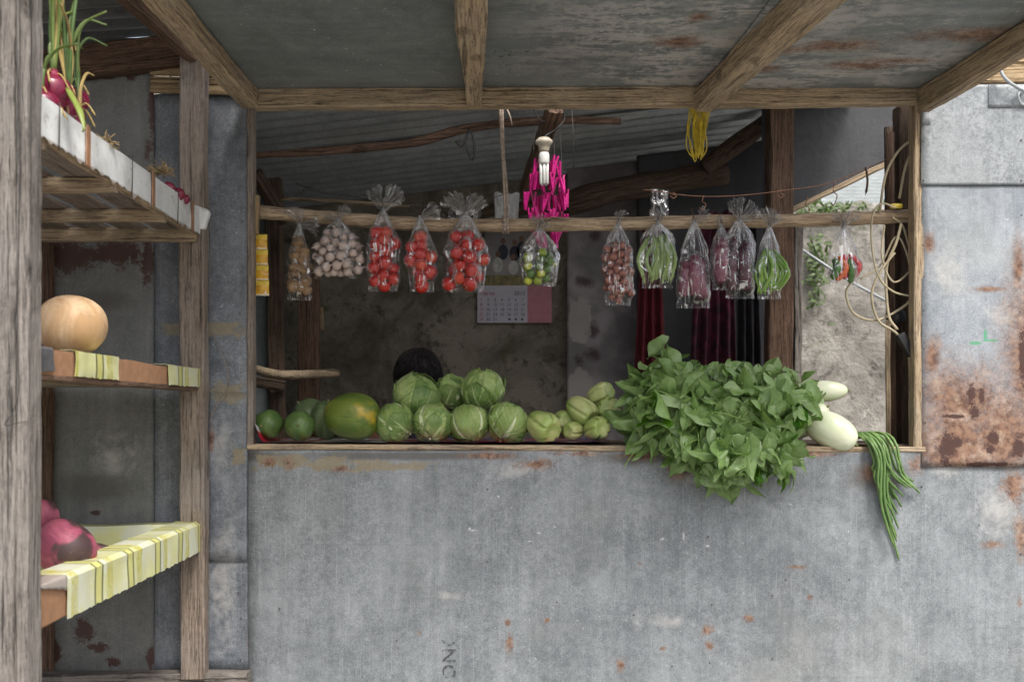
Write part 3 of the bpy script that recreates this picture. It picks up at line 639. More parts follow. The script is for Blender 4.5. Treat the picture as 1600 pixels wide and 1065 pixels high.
# outside beyond: stone wall, neighbour roof, plants
rough_wall('stone_wall', 1.25, 4.2, 0, at(0, 330, 2.6).z, 2.6, M_STONE, None, .016, 90, .10, .2)
sw = bpy.data.objects['stone_wall']; tag(sw, 'pale weathered stone wall seen through the back right of the stall', 'wall')
nr = corr('neighbour_roof', (1.0, 3.2, 2.1), (1, 0, 0), (0, 1, .6), 6, 5, M_BLUESHEET, None); tag(nr, 'pale sheet roof beyond the stone wall', 'roof')
tag(tube('thin_pipe', [at(1250, 388, 1.6), at(1325, 438, 1.6), at(1400, 478, 1.6)], .007, M_GREYPIPE, None, 8), 'thin grey pipe slanting across in front of the stone wall', 'pipe')
def leafmat(name, top, under, vein, gloss=.4, rndmix=.6):
    s = NT(name); u_, v_, _ = s.sep(s.uv()); rn = s.rnd()
    t = s.math('ABSOLUTE', s.math('SUBTRACT', s.math('MULTIPLY', u_, 2.0), 1.0))
    fr_ = s.math('FRACT', s.math('MULTIPLY', s.math('SUBTRACT', v_, s.math('MULTIPLY', t, .28)), 6.5))
    sv = s.mr(s.math('ABSOLUTE', s.math('SUBTRACT', fr_, .5)), .0, .07, 1, 0)
    mid = s.mr(t, .02, .07, 1, 0)
    vv = s.math('MAXIMUM', mid, s.math('MULTIPLY', sv, .45))
    nz = s.noise(s.obj(), 45, 4, .6)
    c = s.mix(s.mr(nz, .3, .7), top, tuple(q*.7 for q in top))
    r2 = s.math('FRACT', s.math('MULTIPLY', rn, 13.7)); c = s.mix(s.mr(r2, .45, .95, 0, rndmix), c, (top[0]*3.2, top[1]*2.0, top[2]*1.6))
    bf = s.n('ShaderNodeNewGeometry').outputs['Backfacing']
    pale_ = s.mr(s.math('FRACT', s.math('MULTIPLY', rn, 7.31)), .30, .75)
    c = s.mix(s.math('MAXIMUM', s.math('MULTIPLY', bf, .85), s.math('MULTIPLY', pale_, .75)), c, s.mix(s.mr(nz, .3, .7), under, tuple(q*.8 for q in under)))
    c = s.mix(s.math('MULTIPLY', vv, .5), c, vein)
    s.bump(s.math('SUBTRACT', nz, s.math('MULTIPLY', vv, .8)), .35, .002)
    s.fin(c, gloss, Specular_IOR_Level=.55)
    tl = s.n('ShaderNodeBsdfTranslucent'); s.put(tl.inputs[0], s.mix(.5, c, (.22, .42, .02))); mx = s.n('ShaderNodeMixShader'); mx.inputs[0].default_value = .28
    s.t.links.new(s.p.outputs[0], mx.inputs[1]); s.t.links.new(tl.outputs[0], mx.inputs[2]); s.t.links.new(mx.outputs[0], s.out.inputs[0])
    return s.m
M_LEAF = leafmat('sweet_potato_leaf', (.03, .125, .007), (.24, .37, .13), (.40, .52, .18), .3, .8)
M_FERN = leafmat('fern_leaf', (.035, .075, .012), (.075, .12, .03), (.09, .14, .04), .5, .4)
def leaf_mesh(name, L, W, fold, curl, wave, seed, lobe=.35):
    """arrow/heart leaf lying along +X from its stalk, normal +Z"""
    nu, nv = 8, 10; V = []; uv = []
    rr = random.Random(seed)
    tw = rr.uniform(-.5, .5)
    for j in range(nv+1):
        v = j/nv
        wv = W*(math.sin(PI*min(1, v**.62))**.8)*(1-.25*v) if v < 1 else .0005
        wv = max(wv, W*.06*(1-v))
        for i in range(nu+1):
            t = i/nu*2-1
            x = L*v - lobe*L*.35*(abs(t)**1.5)*(1-v)**2*2.0
            y = t*wv*.5
            z = fold*abs(y) - curl*L*v*v + wave*W*.12*math.sin(v*9+seed+t*2)*abs(t) + W*.05*mn.noise(Vector((x*40+seed, y*40, 0)))
            a = tw*v*.6; y, z = y*math.cos(a)-z*math.sin(a), y*math.sin(a)+z*math.cos(a)
            V.append((x, y, z)); uv.append((i/nu, v))
    Fc = [(j*(nu+1)+i, j*(nu+1)+i+1, (j+1)*(nu+1)+i+1, (j+1)*(nu+1)+i) for j in range(nv) for i in range(nu)]
    me = bpy.data.meshes.new(name); me.from_pydata(V, [], Fc); l = me.uv_layers.new(name='UVMap')
    for lp in me.loops: l.data[lp.index].uv = uv[lp.vertex_index]
    for p in me.polygons: p.use_smooth = True
    return me
def leafM(loc, tip, nrm):
    x = Vector(tip).normalized(); n_ = Vector(nrm); z = (n_-x*n_.dot(x)).normalized(); y = z.cross(x)
    m = Matrix((x, y, z)).transposed().to_4x4(); m.translation = loc; return m
# small wall plants beyond
def wallplant(c, r, n, lab, nm='wall_fern'):
    t = empty(nm, c, lab, 'plant'); V = []; Fc = []; UV = []
    base = leaf_mesh('leaf_src', .045, .016, .2, .4, .3, 3); src = [Vector(v.co) for v in base.vertices]; fs = [tuple(p.vertices) for p in base.polygons]; uvs = {}
    for lp in base.loops: uvs[lp.vertex_index] = tuple(base.uv_layers[0].data[lp.index].uv)
    for i in range(n):
        d = Vector((R.gauss(0, 1), -abs(R.gauss(0, .6)), R.gauss(-.2, 1))); o_ = Vector((R.gauss(0, .5)*r[0], -.02-R.random()*.05, R.gauss(0, .5)*r[1]))
        M = leafM(Vector(c)+o_, d, (R.gauss(0, .4), -1, .5)); k = len(V); V += [M @ v for v in src]; Fc += [tuple(q+k for q in f) for f in fs]; UV += [uvs[q] for q in range(len(src))]
    o = mo('foliage', V, Fc, M_FERN, t, True, None, UV); o['kind'] = 'stuff'
wallplant(at(1272, 415, 2.38), (.06, .22), 120, 'small green fern growing on the stone wall beside the grey post')
wallplant(at(1290, 330, 2.40), (.24, .04), 90, 'patch of leafy weeds along the top of the stone wall', 'wall_weeds')

# poles, rope, lamp, pegs, raffia
pole = tube('hanging_pole', spline([at(404, 331, .10), at(520, 341, .10), at(650, 350, .10), at(760, 352, .10), at(950, 350, .10), at(1130, 346, .10), at(1300, 343, .10), at(1424, 337, .10)], 16),
     [.0225+.0012*math.sin(i*.9)+(.002 if i % 19 == 0 else 0) for i in range(113)], WD_POLE, None, 14, .08, 3)
tag(pole, 'peeled pole across the window from which the bags of vegetables hang', 'pole')
rp_ = empty('rope', at(787, 175, .07), 'twisted brown rope tied down from the header to the pole', 'rope')
tube('strand', spline([at(781, 165, .06), at(785, 240, .07), at(788, 300, .07), at(789, 362, .07)], 8), .0042, M_ROPE, rp_, 8, .1)
tube('strand', spline([at(785, 165, .075), at(787, 240, .075), at(792, 300, .075), at(793, 362, .075)], 8), .0040, M_ROPE, rp_, 8, .1)
for k in range(3):
    c_ = at(786+k*4, 351, .10); pts = [c_+Vector((0, .028*math.cos(a), .028*math.sin(a))) for a in [i*PI/8 for i in range(17)]]
    V, Fc = sweep(pts, .0035, 6); mo('strand', V, Fc, M_ROPE, rp_)
tube('strand', spline([at(791, 168, .08), at(797, 182, .07), at(800, 196, .07)], 4), .0025, M_ROPE, rp_, 6)
# lamp
lc = at(850, 252, .22); lp = empty('hanging_lamp', lc, 'unlit white compact fluorescent bulb in an old socket under the roof', 'lamp')
mo('socket', *lathe([(.0, .075), (.02, .075), (.024, .07), (.030, .066), (.030, .056), (.022, .05), (.018, .035), (.017, .025), (.0, .024)], 20)[:2], M_CERAMIC, lp, True, Matrix.Translation(lc+Vector((0, 0, .005))))
bb_ = mo('bulb_base', *lathe([(.0, .03), (.016, .03), (.019, .02), (.019, -.005), (.017, -.012), (.0, -.012)], 20)[:2], M_WHITE, lp, True, Matrix.Translation(lc))
for dx, dy in ((-.011, -.006), (0, -.01), (.011, -.006), (-.006, .008), (.007, .008)):
    tube('bulb_tube', [lc+Vector((dx, dy, -.01)), lc+Vector((dx, dy, -.04)), lc+Vector((dx, dy, -.078)), lc+Vector((dx*.8, dy*.8, -.083))], [.0055, .0055, .0055, .003], M_WHITE, bb_, 10)
tube('flex', spline([lc+Vector((0, 0, .08)), at(853, 212, .22), at(868, 202, .24), at(882, 186, .26), at(876, 165, .26)], 6), .003, M_BLACK, lp, 6)
tube('flex', spline([at(876, 165, .24), at(862, 176, .24), at(850, 190, .24), at(838, 180, .24), at(832, 160, .24)], 6), .002, M_BLACK, lp, 6)
tag(tube('pull_cord', [at(893, 165, .2), at(896, 210, .2), at(896, 262, .2)], .0012, M_WIRE), 'thin dark cord hanging right of the lamp', 'cord')
tag(tube('tied_wire', spline([at(733, 200, .36), at(728, 225, .35), at(738, 250, .35), at(741, 225, .35), at(734, 205, .35), at(722, 228, .35), at(712, 220, .35)], 6), .004, M_BLACK, None, 6), 'loop of black wire tied to the crooked stick', 'wire')
# pegs
pg = empty('peg_bunch', at(856, 250, .24), 'bunch of magenta plastic clothes pegs hanging behind the lamp', 'clothes pegs')
pb = bmesh.new()
for sx in (-1, 1):
    bmesh.ops.create_cube(pb, size=1, matrix=Matrix.Translation((sx*.0035, 0, 0)) @ Matrix.Rotation(sx*.13, 4, 'Y') @ Matrix.Diagonal((.006, .012, .064, 1)))
bmesh.ops.create_cube(pb, size=1, matrix=Matrix.Translation((0, 0, .01)) @ Matrix.Diagonal((.013, .011, .008, 1)))
bmesh.ops.bevel(pb, geom=pb.edges[:], offset=.001, segments=1, affect='EDGES')
pm = bpy.data.meshes.new('peg'); pb.to_mesh(pm); pb.free(); pm.materials.append(M_MAGENTA)
for row in range(5):
    n = (8, 10, 12, 12, 8)[row]
    for i in range(n):
        px = 856+(i-(n-1)/2)*5.4+R.uniform(-5, 5); py = 262+row*27+R.uniform(-7, 7)
        o = bpy.data.objects.new('peg', pm); col.objects.link(o)
        o.matrix_basis = Matrix.Translation(at(px, py, .25+R.uniform(-.02, .03))) @ Euler((R.uniform(-.3, .3), R.uniform(-.25, .25), R.uniform(-1, 1))).to_matrix().to_4x4(); adopt(o, pg)
for k in range(5): tube('peg_string', [at(835+k*10, 200, .25), at(832+k*12, 300, .25), at(833+k*12, 372, .25)], .0008, M_WIRE, pg, 5)
# yellow raffia
yr = empty('raffia_hank', at(1093, 170, .02), 'hank of yellow raffia string hanging from the header beam', 'string')
for k in range(11):
    x = 1078+k*3; lo = 250+R.uniform(-10, 4); w_ = R.uniform(3, 8)
    pts = spline([at(x, 165, .03+R.uniform(0, .02)), at(x-w_+R.uniform(-3, 1), 200, .03), at(1074+k*3.2+R.uniform(-4, 4), 230, .03+R.uniform(-.01, .01)), at(1084+k*1.2, lo, .03), at(1086+k*1.3, 225, .035), at(x+2, 165, .04)], 5)
    V, Fc = sweep(pts, .0022, 5); mo('raffia_strand', V, Fc, M_YELLOW, yr)
# wires with hooks
hw = empty('hook_wire', at(1150, 300, .3), 'rusty wire with small hooks strung behind the pole at right', 'wire')
tube('wire', spline([at(1005, 296, .3), at(1080, 306, .3), at(1150, 306, .3), at(1230, 297, .3), at(1300, 285, .3), at(1395, 245, .3)], 8), .0016, M_RUSTWIRE, hw, 5)
for x, y, l in ((1054, 300, 10), (1100, 306, 22), (1222, 296, 14), (1305, 284, 36), (1262, 308, 30)):
    tube('hook', spline([at(x, y, .29), at(x-3, y+l*.4, .29), at(x+3, y+l*.6, .29), at(x-2, y+l, .29), at(x-7, y+l-4, .29)], 5), .0018, M_RUSTWIRE, hw, 5)
hw2 = empty('loose_wire', at(520, 300, .4), 'loose dark wire sagging behind the left end of the pole', 'wire')
tube('wire', spline([at(462, 286, .4), at(500, 300, .4), at(560, 308, .4), at(640, 320, .4), at(720, 322, .4), at(800, 300, .4)], 8), .0016, M_WIRE, hw2, 5)
tube('wire', spline([at(470, 304, .4), at(480, 292, .4), at(500, 298, .4)], 5), .0014, M_WIRE, hw2, 5)
tag(tube('dried_pod', spline([at(1352, 260, .25), at(1355, 275, .25), at(1355, 290, .25), at(1352, 306, .25)], 5), [.001]+[.007]*13+[.002, .001], WD_RED, None, 8, 0, 0, .4), 'small brown pod shaped piece hanging by the sloping rail', 'ornament')
# cables at right
cb_ = empty('coiled_cable', at(1390, 400, .05), 'beige electric cable looped over the right end of the pole', 'cable')
loops = [[(1430, 215, .07), (1405, 235, .06), (1385, 270, .06), (1376, 320, .07), (1374, 350, .1)],
    [(1400, 325, .04), (1378, 318, .03), (1364, 335, .03), (1362, 380, .03), (1372, 430, .03), (1395, 455, .04), (1425, 463, .06)],
    [(1382, 352, .08), (1378, 400, .07), (1395, 440, .05), (1420, 425, .07), (1436, 400, .08)],
    [(1398, 395, .05), (1375, 425, .05), (1362, 460, .05), (1372, 500, .06), (1400, 520, .05), (1424, 552, .05)],
    [(1330, 440, .06), (1322, 460, .06), (1335, 490, .06), (1370, 500, .07), (1410, 480, .08), (1430, 460, .08)],
    [(1345, 435, .06), (1375, 415, .08), (1400, 370, .06), (1418, 400, .07), (1424, 440, .07)],
    [(1408, 350, .05), (1400, 380, .05), (1385, 420, .06), (1388, 490, .06), (1402, 515, .05)],
    [(1432, 222, .07), (1415, 260, .07), (1405, 310, .07)], [(1395, 340, .06), (1410, 352, .07), (1422, 385, .07), (1428, 340, .09)]]
for L_ in loops:
    V, Fc = sweep(spline([at(*q) for q in L_], 8), R.choice((.0032, .0042, .0048)), 7); mo('cable_loop', V, Fc, M_CABLE, cb_)
tag(box('black_socket_box', at(1421, 548, .04), (.028, .03, .13), M_BLACK, None, .005, (0, -.55, 0), 3), 'black plastic extension socket hanging on the cable in the corner', 'socket')
tag(mo('black_roll', *lathe([(.0, 0), (.022, 0), (.024, .01), (.024, .03), (.0, .03)], 18)[:2], M_BLACK, None, True, orient(at(1400, 495, .13), (0, -1, 0))), 'small black tape roll on the corner stake', 'tape roll')
tag(box('yellow_plug', at(1400, 322, .06), (.04, .016, .016), M_YELLOW, None, .005), 'small yellow clip on the right end of the pole', 'clip')

# calendar with photograph of a group, generic figures
cl = empty('calendar', at(804, 450, 1.5), 'wall calendar with a red and white month sheet below a dull group picture', 'calendar')
CY = 1.53
def flat(name, px0, py0, px1, py1, mat, parent, Y, th=.001):
    a = at(px0, py1, Y); b = at(px1, py0, Y)
    return box(name, (a+b)/2, (b.x-a.x, th, b.z-a.z), mat, parent, 0)
M_PIC = plain('faded_picture', (.20, .19, .19), .6, .3, 6); M_CAL = plain('calendar_paper', (.42, .41, .47), .6, .05); M_CALR = plain('calendar_pink', (.38, .15, .18), .6, .1)
flat('picture', 758, 362, 838, 430, M_PIC, cl, CY); flat('caption_band', 758, 430, 838, 446, plain('caption_band', (.16, .13, .05), .6, .5, 40), cl, CY-.002)
flat('month_sheet', 746, 446, 824, 504, M_CAL, cl, CY-.004); flat('side_sheet', 824, 446, 862, 504, M_CALR, cl, CY-.0045)
def disk(px, py, rx, rz, mat, Y, nm, parent):
    c_ = at(px, py, Y); s_ = (D+Y)/F
    V = [(c_.x+rx*s_*math.cos(a), Y, c_.z+rz*s_*math.sin(a)) for a in [i*PI/8 for i in range(16)]]
    o = mo(nm, V, [tuple(range(16))], mat, parent, False); return o
SK = plain('picture_skin', (.14, .075, .05), .7); D1 = plain('picture_dark', (.02, .022, .04), .7); D2 = plain('picture_white', (.42, .42, .4), .7)
for x, y, m_, hh in ((786, 378, D1, 22), (804, 380, D1, 22), (815, 374, D1, 24), (778, 398, D2, 22), (802, 402, D2, 20)):
    disk(x, y+16, 8, hh*.55, m_, CY-.0025-.0004*(y > 390), 'figure_body', cl); disk(x, y-1, 4, 5, SK, CY-.0035-.0004*(y > 390), 'figure_head', cl)
def txt(s_, px, py, size, mat, parent, Y, align='CENTER'):
    c = bpy.data.curves.new('t', 'FONT'); c.body = s_; c.size = size; c.align_x = align
    t = bpy.data.objects.new('t', c); col.objects.link(t); dg = bpy.context.evaluated_depsgraph_get(); me = bpy.data.meshes.new_from_object(t.evaluated_get(dg)); bpy.data.objects.remove(t)
    me.materials.clear(); me.materials.append(mat); o = bpy.data.objects.new('print', me); col.objects.link(o)
    o.matrix_basis = Matrix.Translation(at(px, py, Y)) @ Matrix.Rotation(PI/2, 4, 'X'); return adopt(o, parent)
INK = plain('calendar_ink', (.05, .05, .07), .7); INR = plain('calendar_red', (.3, .03, .05), .7)
txt('Marso', 749, 461, .030, INR, cl, CY-.006, 'LEFT'); txt('2015', 821, 461, .028, INK, cl, CY-.006, 'RIGHT')
for d in range(1, 32):
    cx_, ry_ = (d-1) % 7, (d-1)//7
    txt(str(d), 752+cx_*10.8, 470.5+ry_*7.6, .021, INR if cx_ == 0 else INK, cl, CY-.006)
for x in (796, 806, 816): disk(x, 498.5, 2, 2, INK, CY-.006, 'moon_mark', cl)
# papers and cloth inside
def cloth(name, pxs, Y, mat, lab, cat, folds=3, amp=.03, seed=0):
    (tx0, tx1, ty), (bx0, bx1, by) = pxs
    def fn(u, v):
        px = (tx0+(tx1-tx0)*u)*(1-v)+(bx0+(bx1-bx0)*u)*v; p = at(px, ty+(by-ty)*v, Y)
        p.y += amp*math.sin(u*folds*2*PI+seed+v*1.5)*(.3+v*.7)+.01*mn.noise(Vector((u*6, v*6, seed))); p.z += .02*mn.noise(Vector((u*4, v*2, seed))); return p
    V, Fc, uv = grid(40, 24, fn); o = mo(name, V, Fc, mat, None, True, None, uv); solid(o, .002, 0); return tag(o, lab, cat)
cloth('hanging_cloth', ((1004, 1030, 340), (993, 1043, 580)), 1.25, M_REDCLOTH, 'deep red cloth hanging behind the bag of green beans', 'cloth')
cloth('hanging_cloth', ((1090, 1145, 330), (1078, 1150, 580)), 1.2, M_PURPLECLOTH, 'dark magenta patterned garment hanging behind the eggplant bags', 'garment', 4, .03, 2)
cloth('hanging_cloth', ((1150, 1180, 340), (1150, 1190, 600)), 1.22, plain('black_cloth', (.012, .01, .014), .9), 'black cloth hanging right of the dark magenta garment', 'cloth', 3, .02, 4)
cloth('paper_sheet', ((772, 812, 302), (774, 808, 352)), .9, M_PAPER, 'crumpled pale paper tucked behind the rope', 'paper', 1, .01, 3)
# printed sachet strip
sa = empty('sachet_strip', at(407, 365, .05), 'strip of yellow seasoning sachets hanging at the left of the window', 'sachets')
def sachmat():
    s = NT('yellow_sachet_foil'); u_, v_, _ = s.sep(s.uv()); n_ = s.noise(s.obj(), 40, 4, .7)
    c = s.mix(s.mr(n_, .4, .6), (.62, .36, .03), (.50, .24, .02)); c = s.mix(s.mr(v_, .62, .66), c, (.70, .50, .08)); c = s.mix(s.math('LESS_THAN', v_, .12), c, (.66, .58, .42))
    c = s.mix(s.math('MULTIPLY', s.mr(n_, .55, .6), s.math('LESS_THAN', v_, .5)), c, (.75, .66, .5)); s.bump(n_, .5, .004); return s.fin(c, .25)
SM = sachmat()
for k in range(4):
    def fn(u, v, k=k):
        p = at(396+(24-(3-k)*.8)*u+k*.2, 367+24*(k+1-v)-1, .045); b_ = math.sin(PI*u)*math.sin(PI*min(1, max(0, v)))
        p.y -= .011*b_+.002*mn.noise(Vector((u*6, v*6, k))); return p
    V, Fc, uv = grid(12, 12, fn); o = mo('sachet', V, Fc, SM, sa, True, None, uv); solid(o, .0008, 0)
beam('clip_stick', at(401, 366, .04), at(402, 306, .04), .012, .022, WD_LIGHT, sa, .001)
tag(beam('wall_peg', at(503, 515, 1.3), at(501, 480, 1.3), .02, .02, WD_LIGHT), 'short pale stick nailed beside the reddish post', 'stick')
# ------------------------------------------------------------------ produce materials
def cabbage_mat(name, a, b, vein):
    s = NT(name); u_, v_, _ = s.sep(s.uv()); nz = s.noise(s.obj(), 7, 5, .6); rn = s.rnd()
    dx = s.math('MULTIPLY', s.math('SUBTRACT', nz, .5), .30)
    t0 = s.math('SUBTRACT', s.math('MULTIPLY', u_, 2.0), 1.0); t = s.math('ABSOLUTE', s.math('ADD', t0, s.math('MULTIPLY', dx, .4)))
    k = s.math('ADD', s.math('SUBTRACT', v_, s.math('MULTIPLY', t, .55)), dx)
    fr_ = s.math('FRACT', s.math('MULTIPLY', k, 6.0)); sv = s.mr(s.math('ABSOLUTE', s.math('SUBTRACT', fr_, .5)), .0, .10, 1, 0)
    k2 = s.math('FRACT', s.math('ADD', s.math('MULTIPLY', s.math('ADD', v_, s.math('MULTIPLY', t, 1.4)), 10.0), s.math('MULTIPLY', nz, 6.0)))
    s2 = s.math('MULTIPLY', s.mr(s.math('ABSOLUTE', s.math('SUBTRACT', k2, .5)), .0, .10, 1, 0), .35)
    mid = s.mr(t, s.math('MULTIPLY', s.math('SUBTRACT', 1.05, v_), .05), s.math('MULTIPLY', s.math('SUBTRACT', 1.1, v_), .17), 1, 0)
    vv = s.math('MAXIMUM', mid, s.math('MAXIMUM', s.math('MULTIPLY', sv, .6), s2))
    n2 = s.noise(s.obj(), 16, 6, .65)
    c = s.mix(s.mr(n2, .36, .64), a, b); c = s.mix(s.math('MULTIPLY', rn, .55), c, (.17, .28, .06))
    c = s.mix(s.mr(v_, .0, .42, .6, 0), c, (.50, .52, .27))
    c = s.mix(s.mr(s.noise(s.obj(), 28, 6, .7), .62, .72, 0, .45), c, (.16, .14, .05))
    c = s.mix(s.math('MULTIPLY', vv, .62), c, vein)
    s.bump(s.math('ADD', s.math('MULTIPLY', vv, -.6), s.math('MULTIPLY', n2, 1.6)), .9, .005)
    s.fin(c, .36, Specular_IOR_Level=.4, Subsurface_Weight=.06, Subsurface_Scale=.02); return s.m
CAB = cabbage_mat('cabbage_leaf', (.20, .31, .075), (.40, .49, .18), (.74, .78, .54))
CABD = cabbage_mat('outer_cabbage_leaf', (.06, .14, .028), (.20, .29, .09), (.50, .58, .30))
def cabbage(px, py, rpx, Y, axis, lab, seed, dark=0, squash=.93, flap=False):
    rr = random.Random(seed); s_ = (D+Y)/F; r = rpx*s_*1.03; c = at(px, py, Y)
    t = empty('cabbage', c, lab, 'cabbage', 'cabbages piled along the counter')
    M0 = orient(c, axis, rr.random()*6)
    def patch(lo, hi, w0, base, az, seed_, lift, nu=18, nv=22):
        V = []; uv = []
        for j in range(nv+1):
            v = j/nv; ph = lo+(hi-lo)*v
            ww = w0*(math.sin(PI*min(1, .14+.80*v))**.65)
            for i in range(nu+1):
                q = i/nu*2-1; th = az+ww*q/max(.35, math.sin(min(PI-.25, max(.25, ph))))*.95
                edge = max(0, abs(q)-.7)/.3; e2 = max(0, v-.82)/.18
                n_ = mn.noise(Vector((math.cos(th)*2*math.sin(ph)+seed_, math.sin(th)*2*math.sin(ph), math.cos(ph)*2)))
                rad = base*(1+.022*n_+lift*(edge*edge+e2*e2)*(.6+.8*n_)+.014*math.cos(q*PI*7+v*5)*abs(q)-.02*abs(q)**3+.010*(1-abs(q))**6)
                rad *= (1+.02*mn.noise(Vector((q*4, v*7, seed_))))
                ph2 = ph+.05*mn.noise(Vector((q*3, seed_, 0)))*v
                V.append(Vector((rad*math.sin(ph2)*math.cos(th), rad*math.sin(ph2)*math.sin(th), -rad*math.cos(ph2)*squash))); uv.append((i/nu, v))
        Fc = [(j*(nu+1)+i, (j)*(nu+1)+i+1, (j+1)*(nu+1)+i+1, (j+1)*(nu+1)+i) for j in range(nv) for i in range(nu)]
        return V, Fc, uv
    V, Fc, uv = lathe(prof_fn(lambda q: (r*.955*math.sin(PI*(.01+.98*q)), -r*.955*math.cos(PI*(.01+.98*q))*squash), 24), 32)
    mo('head', V, Fc, CAB, t, True, M0, uv)
    n = 6
    for k in range(n):
        V, Fc, uv = patch(.12, PI*rr.uniform(.66, .93), rr.uniform(1.0, 1.35), r*(.965+.009*k), 2*PI*k*.381*1.0+rr.random()*.3, seed+k*3.1, .08+.07*rr.random())
        o = mo('wrapper_leaf', V, Fc, CABD if (k < dark) else CAB, t, True, M0, uv); solid(o, .0014, 1)
    fk = rr.uniform(0, 6)
    for q_ in range(2):
        V, Fc, uv = patch(.10, PI*rr.uniform(.45, .6), .85, r*(1.015+.01*q_), fk+q_*2.4, seed+50+q_, .14)
        o = mo('wrapper_leaf', V, Fc, CABD, t, True, M0, uv); solid(o, .0016, 1)
    if flap:
        V, Fc, uv = patch(.12, PI*.62, .8, r*1.04, flap, seed+99, .16)
        o = mo('wrapper_leaf', V, Fc, CABD, t, True, M0, uv); solid(o, .0016, 1)
    mo('stump', *lathe([(.0, -.012), (r*.09, -.004), (r*.11, 0), (r*.1, .015), (0, .015)], 12)[:2], plain('cabbage_stump', (.50, .46, .30), .7) if 'cabbage_stump' not in bpy.data.materials else bpy.data.materials['cabbage_stump'], t, True, M0 @ Matrix.Translation((0, 0, -r*squash*.97)))
    return t
cabbage(617, 660, 30, .13, (-.7, .2, .5), 'pale cabbage with a broad white rib, right of the big yellow-green papaya', 11)
cabbage(652, 620, 37, .24, (.5, -.2, .75), 'darker double-looking cabbage in front of the seated person, on the top row', 12, 5)
cabbage(676, 661, 30, .12, (.1, .55, .7), 'cabbage with a browned torn leaf, in the front row below the person', 13, 1)
cabbage(733, 662, 30, .12, (-.2, .3, .8), 'small yellow-green front row cabbage between the torn one and the rightmost', 14)
cabbage(706, 614, 27, .28, (.3, .3, .7), 'half hidden dark cabbage at the back, behind the topmost cabbage', 15, 4)
cabbage(754, 608, 32, .19, (-.15, .1, .95), 'topmost cabbage with a loose flap leaf on its right side', 16, 0, .95, .3)
cabbage(792, 660, 31, .12, (.3, .3, .8), 'rightmost cabbage with a browned underside, next to the chayotes', 17, 2)
def skin_mat(name, a, b, c3=None, t3=(.6, .7), speck=(.05, .05, .02), gloss=.35, sp=.3, scale=4, sss=.05):
    s = NT(name); O = s.obj(); n1 = s.noise(s.scale(O, (1, 1, .45)), scale*3.6, 7, .7, .7); n2 = s.noise(O, scale*18, 5, .7)
    c = s.mix(s.mr(n1, .38, .60), a, b); st_ = s.noise(s.scale(O, (scale*14, scale*14, scale*2.2)), 1, 5, .7); c = s.mix(s.mr(st_, .5, .75, 0, .4), c, tuple(q*.6 for q in b))
    if c3: c = s.mix(s.mr(s.noise(s.vm('ADD', O, (2.1, .4, 5.3)), scale*2.2, 3, .5), *t3), c, c3)
    c = s.mix(s.mr(n2, .6, .7, 0, sp), c, speck)
    s.bump(n2, .15, .002)
    s.fin(c, gloss, Specular_IOR_Level=.45, Subsurface_Weight=sss, Subsurface_Scale=.01); return s.m
PAPG = skin_mat('green_papaya_skin', (.055, .11, .026), (.11, .185, .05), gloss=.45)
PAPY = skin_mat('ripening_papaya_skin', (.075, .13, .02), (.15, .20, .035), (.46, .32, .02), (.53, .70), gloss=.36)
SQG = skin_mat('mottled_squash_skin', (.07, .11, .045), (.15, .20, .09), speck=(.2, .26, .12), gloss=.5)
# papayas
def fruit(name, px, py, Y, rx, L, axis, mat, lab, cat, ribs=0, ribd=.0, shape=lambda q: 1.0, tip=True, sides=40, group=None):
    s_ = (D+Y)/F; c = at(px, py, Y); r = rx*s_; L = L*s_
    V, Fc, uv = lathe(prof_fn(lambda q: (r*math.sin(PI*(.015+.97*q))**.85*shape(q), -L*math.cos(PI*(.015+.97*q))), 30), sides, (lambda a, q, rr_: rr_*(1-ribd*(.5-.5*math.cos(a*ribs))*math.sin(PI*q))) if ribs else None)
    t = empty(name, c, lab, cat, group)
    mo('fruit', V, Fc, mat, t, True, orient(c, axis), uv)
    if tip: mo('stem_end', *lathe([(.0, -.002), (r*.10, 0), (r*.085, .005), (r*.04, .011), (0, .011)], 10)[:2], M_STUMP, t, True, orient(c+Vector(axis).normalized()*L*.985, axis))
    return t
M_STUMP = plain('dry_stem', (.16, .17, .07), .8, .4)
fruit('papaya', 550, 650, .13, 38, 45, (.93, -.35, -.05), PAPY, 'large papaya turning yellow, biggest fruit on the counter', 'papaya', 5, .05, lambda q: .92+.16*q)
fruit('papaya', 420, 662, .09, 23, 24, (-.25, -.9, -.1), PAPG, 'small green papaya in the left corner of the window', 'papaya', 5, .07)
fruit('papaya', 468, 665, .08, 24, 25, (.05, -.97, .05), PAPG, 'second small green papaya from the left jamb', 'papaya', 5, .04)
fruit('squash', 487, 652, .24, 28, 31, (-.4, -.3, .5), SQG, 'mottled green squash behind the two small papayas', 'squash', 9, .07)
fruit('squash', 511, 656, .21, 30, 30, (.1, -.3, .9), SQG, 'ribbed dull green squash tucked behind the big papaya', 'squash', 10, .13)
